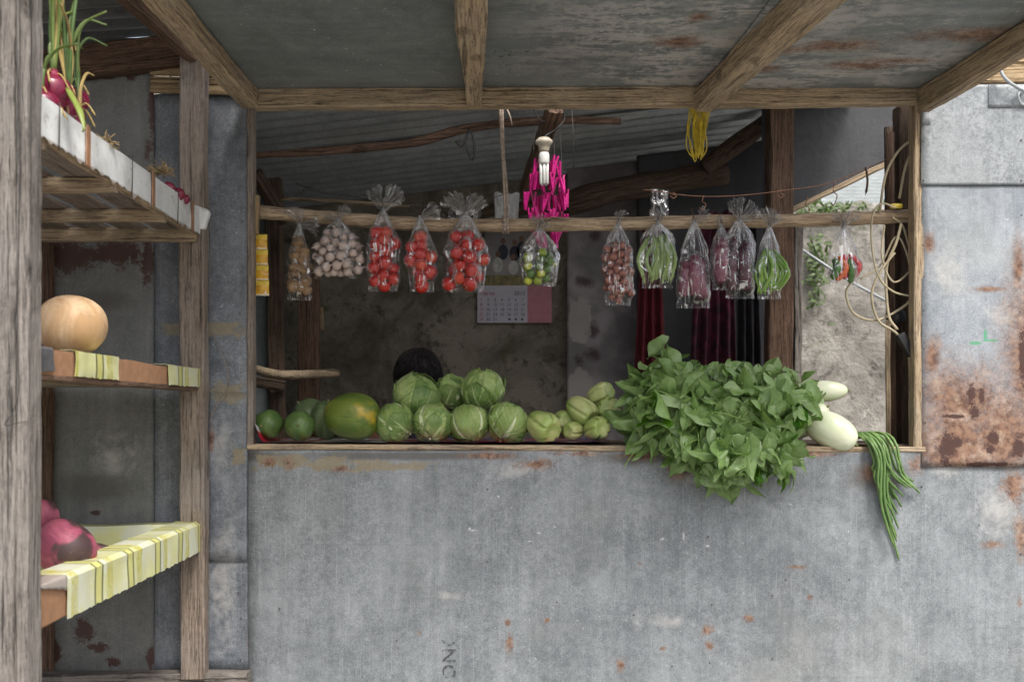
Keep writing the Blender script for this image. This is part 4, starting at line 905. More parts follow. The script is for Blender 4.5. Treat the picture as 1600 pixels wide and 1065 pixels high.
# chayote
CHAY = skin_mat('chayote_skin', (.40, .46, .17), (.52, .56, .25), (.30, .40, .11), (.5, .65), gloss=.38, sp=.15)
def chayote(px, py, Y, rpx, axis, lab, seed):
    rr = random.Random(seed); s_ = (D+Y)/F; r = rpx*s_*1.12; c = at(px, py-rpx*.1, Y)
    def rf(a, q, r_):
        f = abs(math.cos(2.5*a+.4*math.sin(q*4+seed)))
        gv = math.exp(-((1-f)*0+f**2)/.05)
        env = min(1, max(0, (q-.12)/.35))
        lump = 1+.07*mn.noise(Vector((math.cos(a)*1.5+seed, math.sin(a)*1.5, q*3)))
        return r_*lump*(1-.26*gv*env)
    pts = []
    for i in range(35):
        q = i/34; zz = -math.cos(PI*q)*1.15*r; rad = r*(math.sin(PI*q)**.72)*(.62+.45*q) if 0 < q < 1 else .0005
        if q > .86: zz -= (q-.86)**1.0*1.5*r          # puckered blossom end
        pts.append((max(rad, .0005), zz))
    V, Fc, uv = lathe(pts, 60, rf); o = mo('chayote', V, Fc, CHAY, None, True, orient(c, axis, rr.random()*6), uv)
    return tag(o, lab, 'chayote', 'chayotes heaped on the counter')
chayote(847, 667, .09, 25, (.35, -.55, -.2), 'big pale chayote at the front, right of the last cabbage', 1)
chayote(880, 664, .22, 21, (.2, -.8, .2), 'shaded chayote behind the big pale one', 2)
chayote(897, 674, .12, 15, (-.6, -.7, 0), 'smallest chayote squeezed low between its neighbours', 3)
chayote(931, 672, .09, 20, (.3, -.9, .1), 'front chayote nearest to the leafy greens', 4)
chayote(908, 643, .17, 22, (.6, -.6, -.5), 'lumpy chayote on the upper left of the heap', 5)
chayote(937, 619, .20, 19, (.5, -.6, .3), 'topmost chayote of the heap', 6)
chayote(954, 644, .19, 21, (-.3, -.9, .2), 'chayote half covered by leaves at the right of the heap', 7)
# white eggplants
WEG = skin_mat('pale_gourd_skin', (.70, .72, .56), (.58, .64, .42), (.38, .50, .20), (.60, .78), speck=(.25, .2, .1), gloss=.25, sp=.25, scale=2)
fruit('bottle_gourd', 1297, 672, .03, 29, 43, (.80, -.35, -.50), WEG, 'big glossy pale green gourd at the front edge right of the greens', 'gourd', 0, 0, lambda q: .9+.12*q)
fruit('bottle_gourd', 1278, 611, .13, 17, 44, (.9, -.2, .02), WEG, 'long pale gourd on top, pointing right out of the greens', 'gourd')
fruit('bottle_gourd', 1264, 657, .07, 20, 36, (.55, -.5, .55), WEG, 'narrow pale gourd between the leaves and the big gourd', 'gourd')

# ------------------------------------------------------------------ leafy greens
lb = empty('leafy_greens', at(1130, 690, .05), 'big heap of fresh sweet potato tops spilling over the sill', 'greens')
poly = [(968, 652), (985, 628), (970, 604), (978, 588), (1005, 582), (1022, 566), (1036, 532), (1052, 545), (1068, 562), (1090, 566), (1120, 575), (1150, 566), (1185, 580), (1215, 578), (1255, 584), (1272, 605), (1285, 628), (1275, 648), (1255, 672), (1250, 705), (1250, 730), (1230, 750), (1200, 742), (1160, 760), (1115, 768), (1090, 752), (1078, 722), (1050, 730), (1035, 700), (985, 706), (990, 690)]
def inside(x, y):
    c_ = False; n = len(poly)
    for i in range(n):
        x1, y1 = poly[i]; x2, y2 = poly[(i+1) % n]
        if (y1 > y) != (y2 > y) and x < (x2-x1)*(y-y1)/(y2-y1)+x1: c_ = not c_
    return c_
def edged(x, y):
    best = 1e9; n = len(poly)
    for i in range(n):
        a = Vector(poly[i]); b = Vector(poly[(i+1) % n]); ab = b-a; p = Vector((x, y)); t_ = max(0, min(1, (p-a).dot(ab)/ab.length_squared))
        best = min(best, (a+ab*t_-p).length)
    return best
LM = []
for i in range(14):
    L_ = R.uniform(.05, .098); me = leaf_mesh('leaf', L_, L_*R.uniform(.6, .95), R.uniform(-.8, .7), R.uniform(-.4, .8), R.uniform(.3, 1.6), i*1.7, R.uniform(.1, .6)); me.materials.append(M_LEAF); LM.append(me)
inner = []; outer = []; cnt = 0
pts2 = []
tries = 0
while len(pts2) < 298 and tries < 60000:
    tries += 1
    x = R.uniform(960, 1300); y = R.uniform(540, 780)
    if not inside(x, y): continue
    if any((x-a)**2+(y-b)**2 < 11.2**2 for a, b in pts2): continue
    pts2.append((x, y))
def hull_y(x, y):
    e = min(1, edged(x, y)/75.0); bul = .19*math.sqrt(1-(1-e)**2)
    base = .06 if y < 680 else -.02
    if 680 <= y < 705: base = .06-.08*(y-680)/25
    if y < 640: base += .05*(640-y)/100
    return base-bul
def place_leaf(x, y, dy, as_obj=True):
    Yy = hull_y(x, y)+dy
    if y > 692: Yy = min(Yy, -.022)
    p = at(x, y, Yy)
    out = Vector(((x-1125)/170, 0, -(y-625)/120)); lo = max(0, (y-600)/160)
    e = min(1, edged(x, y)/75.0)
    nrm = Vector((out.x*(1-e)*.7+R.gauss(0, .75), -1.0+abs(R.gauss(0, .35)), out.z*(1-e)*.5+.35+R.gauss(0, .8)))
    tip = Vector((out.x*.5+R.gauss(0, .8), R.gauss(-.25, .5), out.z*.3-.55-.6*lo+R.gauss(0, .7)))
    if y < 575: tip = Vector((out.x*.8+R.gauss(0, .6), R.gauss(0, .3), .6+R.gauss(0, .5)))
    if x < 985: tip = Vector((-1+R.gauss(0, .3), -.1, R.gauss(0, .5)))
    M = leafM(p, tip, nrm); sc_ = R.uniform(.72, 1.12)*(1.08 if e > .5 else .92)
    return M @ Matrix.Scale(sc_, 4) @ Matrix.Translation((-.03, 0, 0))
for x, y in pts2:
    me = R.choice(LM); o = bpy.data.objects.new('leaf', me); col.objects.link(o); o.matrix_basis = place_leaf(x, y, R.uniform(-.025, .02)); adopt(o, lb)
V = []; Fc = []; UV = []
for i in range(430):
    while True:
        x = R.uniform(950, 1300); y = R.uniform(525, 780)
        if inside(x, y) and edged(x, y) > 9: break
    me = R.choice(LM); M = place_leaf(x, y, R.uniform(.075, .15) if y < 690 else R.uniform(.01, .05)); k = len(V)
    uvs = {}
    for lp_ in me.loops: uvs[lp_.vertex_index] = tuple(me.uv_layers[0].data[lp_.index].uv)
    V += [M @ v.co for v in me.vertices]; Fc += [tuple(q+k for q in p.vertices) for p in me.polygons]; UV += [uvs[q] for q in range(len(me.vertices))]
V = [(v if (v.z > Zp(700) or v.y < -.006) else Vector((v.x, -.006, v.z))) for v in V]
o = mo('inner_leaves', V, Fc, M_LEAF, lb, True, None, UV); o['kind'] = 'stuff'
M_STEM = plain('green_stem', (.16, .27, .06), .45, .25, 20)
for k in range(46):
    while True:
        x = R.uniform(985, 1270); y = R.uniform(570, 735)
        if inside(x, y): break
    Y0 = hull_y(x, y)-.005; dx = R.gauss(0, 30); dy_ = R.uniform(5, 40)
    x2 = min(1270, max(975, x+dx)); y2 = min(760, y+dy_)
    pts = spline([at(x, y, Y0+.03), at((x+x2)/2+R.uniform(-8, 8), (y+y2)/2-8, Y0-.02), at(x2, y2, min(hull_y(x2, y2), -.03 if y2 > 690 else 9)+.005)], 6)
    V, Fc = sweep(pts, R.uniform(.0013, .0022), 6); mo('stem', V, Fc, M_STEM, lb)

# ------------------------------------------------------------------ string beans over the edge
BEAN = skin_mat('long_bean_skin', (.085, .165, .045), (.14, .23, .075), speck=(.2, .27, .12), gloss=.45)
ends = [(1405, 876, 'longest yard-long bean, reaching lowest down the sheet metal wall'), (1438, 771, 'bean reaching farthest right over the sill'), (1434, 766, ''), (1418, 762, ''), (1395, 815, ''), (1401, 838, ''), (1388, 812, 'bean hanging leftmost in the bunch'), (1401, 846, ''), (1403, 803, ''), (1385, 738, 'short bean ending just below the sill'), (1412, 775, ''), (1425, 762, ''), (1398, 780, ''), (1374, 742, ''), (1404, 826, ''), (1392, 796, ''), (1428, 752, ''), (1409, 792, ''), (1380, 770, ''), (1397, 855, '')]
for i, (ex, ey, lab) in enumerate(ends):
    f = i/len(ends); sx = 1318+(i*7 % 20)*1.5; sy = 683+R.uniform(-1, 6); cx_ = max(sx+24, 1347+52*((ex-1370)/68)*.8+R.uniform(-9, 9))
    yo = -.010-.009*(i % 4)
    pts = [at(sx-30, sy+3, .16), at(sx, sy-1-2*(i % 4), .10), at(cx_-14, 680-(i % 3)*2+R.uniform(-2, 2), .03), at(cx_+4, 692+R.uniform(-3, 3), yo-.004), at(cx_+12+R.uniform(-3, 3), 720, yo-.012),
           at(cx_*.42+8+ex*.55+.03*cx_-12, 720+(ey-720)*.5, yo-.008), at(ex, ey, yo)]
    pp = spline(pts, 9); n = len(pp); rad = [.0046*(1+.10*math.sin(j*1.35+i))*(1 if 2 < j < n-4 else .75 if j < n-1 else .3) for j in range(n)]
    V, Fc = sweep(pp, rad, 8); o = mo('string_bean', V, Fc, BEAN)
    tag(o, lab or 'green yard-long bean draped over the sill in the bunch at right', 'string bean', 'string beans draped over the sill')

# ------------------------------------------------------------------ side shelf produce
SQT = skin_mat('tan_squash_skin', (.56, .40, .25), (.42, .26, .13), (.62, .50, .36), (.5, .7), speck=(.22, .13, .06), gloss=.75, sp=.35, scale=3)
t = fruit('round_squash', 112, 508, -.85, 54, 46, (.15, -.25, .95), SQT, 'round tan squash on the middle shelf', 'squash', 8, .035, tip=False)
SWP = skin_mat('pink_sweet_potato_skin', (.34, .085, .13), (.20, .035, .07), (.05, .028, .028), (.54, .60), speck=(.32, .17, .15), gloss=.6, sp=.35, scale=4)
fruit('sweet_potato', 103, 855, -.85, 44, 50, (.55, -.4, -.25), SWP, 'large pink sweet potato on the yellow liner of the bottom shelf', 'sweet potato', 3, .10, lambda q: 1.08-.12*q, False)
fruit('sweet_potato', 66, 812, -.80, 26, 34, (.1, -.2, .9), SWP, 'upright pink sweet potato behind the large one', 'sweet potato', 3, .08, tip=False)
fruit('sweet_potato', 146, 862, -.66, 16, 30, (.95, -.2, .08), SWP, 'thin dark end of a sweet potato poking out to the right', 'sweet potato', 0, .0, lambda q: 1.1-.35*q, True)
ONI = skin_mat('red_onion_skin', (.24, .018, .055), (.14, .010, .035), (.36, .08, .09), (.6, .7), speck=(.08, .03, .03), gloss=.25, sp=.2, scale=8)
def onion(c, r, axis, nm, lab, grp=None):
    prof = prof_fn(lambda q: (r*(math.sin(PI*min(1, q*.93+.02))**.75 if q < .82 else max(.12, .50-2.1*(q-.82))), r*(-1+q*2.3)), 20)
    t = empty(nm, c, lab, 'onion', grp); mo('bulb', *lathe(prof, 24)[:2], ONI, t, True, orient(c, axis)); return t
oc = [((84, 148), 30, (.2, -.2, 1)), ((104, 166), 27, (.5, -.1, .8)), ((128, 184), 20, (.6, -.2, .6)), ((72, 170), 26, (0, -.2, .9)), ((118, 160), 20, (.1, .3, 1))]
GRN = leafmat('onion_green_leaf', (.10, .19, .05), (.20, .28, .09), (.3, .34, .12), .4, .7); DRY = plain('dried_yellow_leaf', (.42, .31, .11), .7, .35, 12); ROOT = plain('dry_root_fibre', (.26, .19, .10), .85, .4, 40)
labs = ['shiny red onion beside the near post on the top shelf', 'red onion on the shelf edge under the long green leaves', 'smallest red onion, right of the green-leaved bunch', 'red onion partly hidden low behind the white liner', 'red onion at the back of the green-leaved bunch']
for k, ((x, y), r, ax) in enumerate(oc):
    Yc = (-1.10, -1.06, -1.0, -1.14, -.97)[k]; c = at(x, y, Yc); c.x = min(c.x, XF-.03-.0); t = onion(c, r*(D+Yc)/F, ax, 'onion', labs[k], 'red onions on the top shelf')
    for j in range(9 if k < 2 else 3):
        a = Vector((R.gauss(-.02, .09), R.gauss(0, .1), 1)).normalized(); L_ = R.uniform(.14, .34)*(1 if k < 2 else .5)
        p0 = c+Vector(ax).normalized()*r*(D+Yc)/F*1.1; bend = Vector((R.gauss(.015, .022), R.gauss(0, .03), 0))
        pts = spline([p0, p0+a*L_*.4, p0+a*L_*.75+bend*.6, p0+a*L_+bend*1.5-Vector((0, 0, .02 if j % 3 else .05))], 6); n = len(pts)
        V, Fc = sweep(pts, [.0046*(1-.75*i/n)+.0006 for i in range(n)], 6, 0, 0, .6); mo('leaf', V, Fc, DRY if j % 3 == 1 else GRN, t)
    for j in range(3):
        p0 = c+Vector(ax).normalized()*r*(D+Yc)/F*1.05; a = Vector((R.gauss(.2, .5), R.gauss(-.2, .4), R.gauss(.2, .6)))*.03
        V, Fc = sweep(spline([p0, p0+a, p0+a*1.5+Vector((.01, 0, -.03))], 6), [.0022]*12+[.0008], 5); mo('dry_leaf', V, Fc, DRY, t)
c = at(113, 122, -1.12); V, Fc = sweep(spline([at(100, 128, -1.1), at(112, 150, -1.13), at(124, 172, -1.16), at(131, 198, -1.18), at(129, 207, -1.18)], 6), [.006, .006, .006, .006, .007, .008, .008, .008, .008, .008, .008, .008, .008, .008, .007, .006, .005, .004, .003, .003, .003, .002, .002, .002, .002], 8, 0, 0, .5)
mo('bent_leaf', V, Fc, GRN, bpy.data.objects['onion'])
def rootclump(px, py, Y, n, spread, lab):
    c = at(px, py, Y); V = []; Fc = []
    for i in range(n):
        a = Vector((R.gauss(0, 1), R.gauss(0, .7), abs(R.gauss(.2, .8)))).normalized()*spread*R.uniform(.5, 1.1); b_ = Vector((R.gauss(0, .4), R.gauss(0, .4), R.gauss(-.3, .4)))*spread
        v_, f_ = sweep(spline([c, c+a*.6, c+a+b_*.4], 5), [.0014]*10+[.0006], 4); k = len(V); V += v_; Fc += [tuple(q+k for q in f) for f in f_]
    tag(mo('root_clump', V, Fc, ROOT), lab, 'dried roots')
rootclump(163, 228, -.85, 70, .035, 'flat tuft of dry roots on the shelf edge beside the green onions')
rootclump(252, 272, -.38, 90, .045, 'taller tuft of dry roots on the shelf near the post')
for k, (x, y, r) in enumerate(((262, 296, 11), (278, 304, 10), (288, 312, 8))):
    Yc = -.36+.05*k; c = at(x, y, Yc); onion(c, r*(D+Yc)/F, (.6, -.3, .2), 'small_onion', ('shrivelled red onion under the taller root tuft', 'middle one of three shrivelled onions near the post', 'smallest shrivelled onion right against the post')[k], 'shrivelled onions near the post')

# ------------------------------------------------------------------ bags hanging from the pole
def film_mat(name='clear_plastic_film', w0=0.0):
    s = NT(name); u_, v_, _ = s.sep(s.uv())
    st = s.noise(s.n('ShaderNodeCombineXYZ').outputs[0], 1); 
    cmb = s.n('ShaderNodeCombineXYZ'); s.put(cmb.inputs[0], s.math('MULTIPLY', u_, 46.0)); s.put(cmb.inputs[1], s.math('MULTIPLY', v_, 3.0)); s.put(cmb.inputs[2], s.math('MULTIPLY', s.rnd(), 20.0))
    st = s.noise(cmb.outputs[0], 1, 4, .6, .4); cr = s.noise(s.obj(), 26, 5, .6, 1.2)
    h = s.math('ADD', s.math('MULTIPLY', st, s.mr(v_, 0, .7, 1.1, .35)), s.math('MULTIPLY', cr, 1.0))
    bp = s.n('ShaderNodeBump'); bp.inputs['Strength'].default_value = .9; bp.inputs['Distance'].default_value = .008; s.put(bp.inputs['Height'], h)
    gl = s.n('ShaderNodeBsdfGlossy'); gl.inputs['Roughness'].default_value = .10; s.put(gl.inputs['Color'], (.95, .96, .98)); s.t.links.new(bp.outputs[0], gl.inputs['Normal'])
    df = s.n('ShaderNodeBsdfDiffuse'); s.put(df.inputs['Color'], (.62, .62, .62)); tl = s.n('ShaderNodeBsdfTranslucent'); s.put(tl.inputs['Color'], (.62, .62, .62))
    dd = s.n('ShaderNodeMixShader'); dd.inputs[0].default_value = .4; s.t.links.new(df.outputs[0], dd.inputs[1]); s.t.links.new(tl.outputs[0], dd.inputs[2])
    tp = s.n('ShaderNodeBsdfTransparent'); lw = s.n('ShaderNodeLayerWeight'); lw.inputs['Blend'].default_value = .18; s.t.links.new(bp.outputs[0], lw.inputs['Normal'])
    m1 = s.n('ShaderNodeMixShader')
    wf = s.math('ADD', s.math('MULTIPLY', s.mr(st, .50, .62), s.mr(v_, .0, .55, .60, .03)), s.mr(lw.outputs['Facing'], .55, 1, .0, .22))
    wf = s.math('ADD', wf, s.mr(v_, -.01, .10, .25, .01), clamp=True)
    if w0: wf = s.math('ADD', wf, s.mr(st, .35, .65, w0*.3, w0), clamp=True)
    s.t.links.new(wf, m1.inputs[0]); s.t.links.new(tp.outputs[0], m1.inputs[1]); s.t.links.new(dd.outputs[0], m1.inputs[2])
    m2 = s.n('ShaderNodeMixShader'); hl = s.math('MULTIPLY', s.mr(st, .58, .63), .45); h2 = s.math('MULTIPLY', s.mr(cr, .59, .63), .5)
    gf = s.math('ADD', s.mr(lw.outputs['Fresnel'], .03, 1, .02, .8, False), s.math('MAXIMUM', hl, h2), clamp=True)
    s.t.links.new(gf, m2.inputs[0]); s.t.links.new(m1.outputs[0], m2.inputs[1]); s.t.links.new(gl.outputs[0], m2.inputs[2])
    s.t.links.new(m2.outputs[0], s.out.inputs[0]); return s.m
FILM = film_mat(); FILM_TOP = film_mat('gathered_plastic_film', .38)
YB = .052; SB = (D+YB)/F
def pack(env, n, rmin, rmax, v0, H, rr, gap=.9, tall=1.0):
    P = []
    for i in range(n):
        v = rr.uniform(v0, .93); a, b = env(v); P.append([Vector((rr.uniform(-a, a)*.7, rr.uniform(-b, b)*.7, -v*H)), rr.uniform(rmin, rmax)])
    for it in range(140):
        for i in range(n):
            p, r = P[i]
            for j in range(n):
                if i == j: continue
                q, r2 = P[j]; d = p-q; l = d.length or 1e-6; m = (r+r2)*gap-l
                if m > 0: d = d/l*m*.5; p += d; q -= d
            v = min(.985, max(v0*.8, -p.z/H)); a, b = env(v); a = max(.002, a-r*.8); b = max(.001, b-r*.55)
            k = math.sqrt((p.x/a)**2+(p.y/b)**2)
            if k > 1: p.x /= k; p.y /= k
            p.z = -min(H-r*.9, max(v0*.8*H, -p.z))
    for p, r in P:
        v = min(.97, -p.z/H); a, b = env(v); k = math.sqrt((p.x/max(.002, a-r*.8))**2+(p.y/max(.001, b-r*.5))**2)
        if k > 1: p.x /= k; p.y /= k
    return P
def bag(px, ny, by, wpx, lab, contents, seed, tail=0, notch=0.0, skew=0.0, fl=(20, 20), depth=.42, full=.35, vm=.45):
    """clear bag tied at (px,ny), bottom at by; contents(env,H,rr)-> [(sphere list)] already placed as objects"""
    rr = random.Random(seed); c = at(px, ny, YB); H = (by-ny)*SB; W = wpx/2*SB
    def env(v):
        a = W*(.06+.94*min(1, (v/vm))**.9) if v < vm else W*(1-.10*max(0, (v-.75)/.25)**2)
        dpt = W*depth*min(1, (v/vm))*(1 if v < .8 else max(.08, 1-((v-.8)/.2)**1.6*.92))
        return a, max(dpt, .0015)
    sph = contents(env, H, rr, c, skew)
    t = empty('plastic_bag', c, lab, 'plastic bag', 'clear bags hanging from the pole')
    NU, NV = 72, 46; V = []; uv = []
    for j in range(NV+1):
        v = j/NV; a, b = env(v)
        for i in range(NU):
            th = 2*PI*i/NU; pl = 1+(.26*(1-v)**1.2)*math.sin(th*9+seed+3*math.sin(th*2+seed))+(.08*(1-v)+.02)*math.sin(th*17+seed*2)
            x = a*math.cos(th)*pl; y = b*math.sin(th)*pl; z = -v*H
            p = Vector((x+skew*W*v, y, z))
            ax_ = Vector((skew*W*v, 0, z)); dirv = p-ax_; L_ = dirv.length
            if L_ > 1e-5 and v > .15:
                dn = dirv/L_; hit = None
                # distance along the inward ray where the film first rests on something
                best = 0
                for q, r in sph:
                    w_ = q-ax_; tca = w_.dot(dn); d2 = w_.length_squared-tca*tca; r_ = r+.0018
                    if d2 < r_*r_: best = max(best, tca+math.sqrt(r_*r_-d2))
                lo = L_*(.80 if v < .55 else .72)
                L2 = max(best, lo) if best > 0 else L_*(.9 if v > .5 else 1)
                L2 = L_*.35+min(L2, L_*1.25)*.65 if L2 < L_ else L2
                L2 += .0016*mn.noise(Vector((math.cos(th)*5+seed, math.sin(th)*5, v*13)))+.001*mn.noise(Vector((th*9, v*30, seed)))
                p = ax_+dn*max(L2, .001)
            if notch: p.z += notch*H*max(0, 1-abs(p.x)/(W*.42))*max(0, (v-.55)/.45)
            V.append(p); uv.append((i/NU, v))
    # smooth sideways and downwards
    for it in range(2):
        V2 = [v.copy() for v in V]
        for j in range(3, NV):
            for i in range(NU):
                k = j*NU+i; V2[k] = V[k]*.5+(V[j*NU+(i+1) % NU]+V[j*NU+(i-1) % NU]+V[k-NU]+V[k+NU])*.125
        V = V2
    Fc = [(j*NU+i, j*NU+(i+1) % NU, (j+1)*NU+(i+1) % NU, (j+1)*NU+i) for j in range(NV) for i in range(NU)]
    a, b = env(1); k0 = len(V)
    for i in range(NU):                        # flat welded hem below
        p = V[NV*NU+i]; V.append(Vector((p.x*1.02, p.y*.3, p.z-.007-.003*mn.noise(Vector((p.x*60, seed, 0)))))); uv.append((i/NU, 1.0))
    Fc += [(NV*NU+i, NV*NU+(i+1) % NU, k0+(i+1) % NU, k0+i) for i in range(NU)]
    o = mo('film', V, Fc, FILM, t, True, Matrix.Translation(c), uv)
    # frilled top, one or two ears
    er = [rr.random(), rr.random(), rr.random()]; ears = [(a_*1.25, h_*1.15) for a_, h_ in (fl if isinstance(fl[0], tuple) else [(0, fl[0])])]
    for e, (ang, hpx) in enumerate(ears):
        h = hpx*SB; d = Vector((math.sin(ang), -.15, math.cos(ang))); sdv = Vector((math.cos(ang), 0, -math.sin(ang))); NUe = 40; NVe = 10; V = []; uv = []
        for j in range(NVe+1):
            v = j/NVe
            for i in range(NUe+1):
                q = i/NUe*2-1
                ww = .004+h*(.27+.16*er[e])*v**.85; x = q*ww*(1+.5*mn.noise(Vector((v*4, q*2, seed+e)))) + h*.16*v*v*math.sin(seed*1.7+e*2); y = (.003+.006*v)*math.sin(q*13+seed+e*2)*(.5+v)+.014*mn.noise(Vector((q*3, v*4, seed)))
                z = h*v*(1-.18*q*q)-h*.10*v**4*(1+math.sin(seed))+.016*v*mn.noise(Vector((q*6, seed, e)))
                V.append(d*z+sdv*x+Vector((0, -1, 0))*y); uv.append((i/NUe*.6, .10+.38*v))
        Fc = [(j*(NUe+1)+i, j*(NUe+1)+i+1, (j+1)*(NUe+1)+i+1, (j+1)*(NUe+1)+i) for j in range(NVe) for i in range(NUe)]
        mo('tied_top', V, Fc, FILM_TOP, t, True, Matrix.Translation(c+Vector((0, -.002, -.002))), uv)
    mo('knot', *lathe([(.0, -.008), (.006, -.006), (.0075, 0), (.0055, .006), (.0, .008)], 10, lambda a_, q, r_: r_*(1+.2*math.sin(a_*3)))[:2], FILM_TOP, t, True, Matrix.Translation(c))
    hk = [c+Vector((0, -.006, .018)), c+Vector((0, -.002, .008)), c+Vector((0, .006, .004)), c+Vector((.001, .02, .035)), c+Vector((.001, .04, .048)), c+Vector((0, .06, .045))]
    V, Fc = sweep(spline(hk, 4), .0012, 5); mo('wire_hook', V, Fc, M_RUSTWIRE, t)
    return t
def spheres(nm, lab, cat, grp, n, rmin, rmax, v0, mats, shape='round', gap=.92):
    def f(env, H, rr, c, skew):
        P = pack(env, n, rmin, rmax, v0, H, rr, gap); W_ = env(.6)[0]
        src = {}
        for p, r in P:
            p.x += skew*W_*(-p.z/H)
            m = rr.choice(mats); key = (m.name, rr.randrange(3))
            if key not in src:
                if shape == 'tomato': V, Fc, uv = lathe(prof_fn(lambda q: (math.sin(PI*(.02+.96*q))**.8, -.86*math.cos(PI*q)*(1-.18*max(0, (q-.8)/.2)**2)), 14), 20, lambda a, q, r_: r_*(1+.035*math.cos(a*4+key[1])))
                elif shape == 'garlic': V, Fc, uv = lathe([(.001, -.82), (.35, -.84), (.8, -.55), (1.0, -.1), (.93, .3), (.6, .62), (.25, .85), (.13, 1.15), (.10, 1.5), (.001, 1.52)], 20, lambda a, q, r_: r_*(1-.10*abs(math.sin(a*4))))
                elif shape == 'shallot': V, Fc, uv = lathe([(.001, -1.2), (.15, -1.15), (.6, -.8), (.92, -.3), (.95, .15), (.7, .65), (.3, 1.0), (.12, 1.35), (.001, 1.45)], 16)
                elif shape == 'knob': V, Fc, uv = lathe(prof_fn(lambda q: (math.sin(PI*(.03+.94*q))**.7, -1.35*math.cos(PI*q)), 12), 14, lambda a, q, r_: r_*(1+.8*mn.noise(Vector((math.cos(a)*1.9+key[1]*5, math.sin(a)*1.9, q*5)))))
                else: V, Fc, uv = lathe(prof_fn(lambda q: (math.sin(PI*(.02+.96*q)), -math.cos(PI*q)), 12), 16)
                src[key] = mo(nm, V, Fc, m, None, True, None, uv); o = src[key]
            else: o = src[key].copy(); col.objects.link(o)
            o.matrix_basis = orient(c+p, Vector((rr.gauss(0, 1), rr.gauss(-.4, .8), rr.gauss(.2, 1))), rr.random()*6, r)
            tag(o, lab, cat, grp)
        return [(p, r) for p, r in P]
    return f
def pods(nm, lab, cat, grp, items, rad, mats, v0=.35, bend=.12, taper=.35):
    """long things standing in the bag: items = count"""
    def f(env, H, rr, c, skew):
        out = []
        for k in range(items):
            a, b = env(.8); x0 = (k+.5)/items*2-1; x0 = x0*a*.82+rr.uniform(-.1, .1)*a; y0 = rr.uniform(-.6, .5)*b
            vt = rr.uniform(v0, v0+.15); vb = rr.uniform(.86, .97); a2, b2 = env(vt)
            p0 = Vector((x0*min(1, a2/a)*.75, y0*.6, -vt*H)); p1 = Vector((x0, y0*.5, -vb*H)); m = (p0+p1)/2+Vector((rr.uniform(-bend, bend)*a*1.5, -abs(rr.uniform(0, bend))*b*2, 0))
            pts = spline([p0, m, p1], 7); n = len(pts); r = rad*rr.uniform(.85, 1.15)
            rs = [r*(taper+(1-taper)*math.sin(PI*min(1, (i+1)/(n+1)))**.6)*(1 if i not in (0, n-1) else .45)*(1+.07*math.sin(i*1.9+k)) for i in range(n)]
            for q in pts: q.x += skew*env(.6)[0]*(-q.z/H)
            V, Fc = sweep([c+q for q in pts], rs, 10); mm = mats[k % len(mats)]; lb_ = lab[k % len(lab)] if isinstance(lab, list) else lab
            Mx = Matrix.Translation(c+m); Mi = Mx.inverted(); o = mo(nm, [Mi @ v for v in V], Fc, mm, None, True, Mx)
            tag(o, lb_, cat, grp if not isinstance(lab, list) or lab.count(lb_) > 1 or items > len(lab) else None); out += [(q, rs[i]) for i, q in enumerate(pts)]
        return out
    return f
TOM = [skin_mat('tomato_skin', (.46, .018, .010), (.34, .010, .008), (.48, .06, .01), (.62, .75), speck=(.3, .02, .01), gloss=.2, sp=.1, scale=6), skin_mat('orange_tomato_skin', (.50, .055, .012), (.44, .028, .010), gloss=.22, sp=.1, speck=(.3, .05, .01))]
GAR = [skin_mat('garlic_skin', (.50, .44, .37), (.40, .30, .27), (.34, .20, .21), (.52, .7), speck=(.24, .15, .12), gloss=.6, sp=.4, scale=10)]
GIN = [skin_mat('ginger_skin', (.33, .22, .115), (.20, .12, .06), (.10, .06, .035), (.5, .7), speck=(.08, .05, .03), gloss=.8, sp=.5, scale=10)]
CAL = [skin_mat('calamansi_skin', (.16, .26, .025), (.30, .36, .03), gloss=.35, sp=.1), skin_mat('yellow_calamansi_skin', (.50, .50, .04), (.36, .42, .03), gloss=.35, sp=.1), skin_mat('dark_calamansi_skin', (.05, .11, .02), (.09, .17, .03), gloss=.35, sp=.1)]
SHA = [skin_mat('shallot_skin', (.26, .09, .06), (.17, .05, .045), (.34, .15, .085), (.5, .7), gloss=.4, speck=(.08, .03, .03), scale=10)]
GBN = [skin_mat('green_bean_skin', (.16, .26, .07), (.24, .33, .11), gloss=.45, sp=.1, speck=(.3, .36, .16))]
EGG = [skin_mat('purple_eggplant_skin', (.11, .022, .045), (.17, .045, .08), (.30, .13, .15), (.58, .75), speck=(.1, .04, .05), gloss=.25, sp=.2, scale=5), skin_mat('dark_eggplant_skin', (.03, .007, .016), (.065, .013, .028), gloss=.2, sp=.1)]
CHI = [skin_mat('green_chilli_skin', (.12, .25, .03), (.19, .34, .05), gloss=.25, sp=.05)]
PEP = [plain('red_pepper_skin', (.48, .012, .02), .22, .15), plain('orange_pepper_skin', (.55, .09, .01), .22, .15), plain('green_pepper_skin', (.05, .14, .02), .25, .2)]
def tomato_bag(desc, n): return spheres('tomato', 'small ripe red tomato inside the '+desc, 'tomato', 'tomatoes in the '+desc, n, .0205, .0255, .36, [TOM[0], TOM[0], TOM[0], TOM[1]], 'tomato')
bag(468, 352, 466, 44, 'narrow bag of ginger pieces, leftmost on the pole', spheres('ginger_piece', 'knobbly brown piece of ginger inside the leftmost bag', 'ginger', 'ginger in the leftmost bag', 26, .010, .018, .28, GIN, 'knob'), 21, fl=[(-.1, 32), (1.25, 34)], vm=.5, depth=.6)
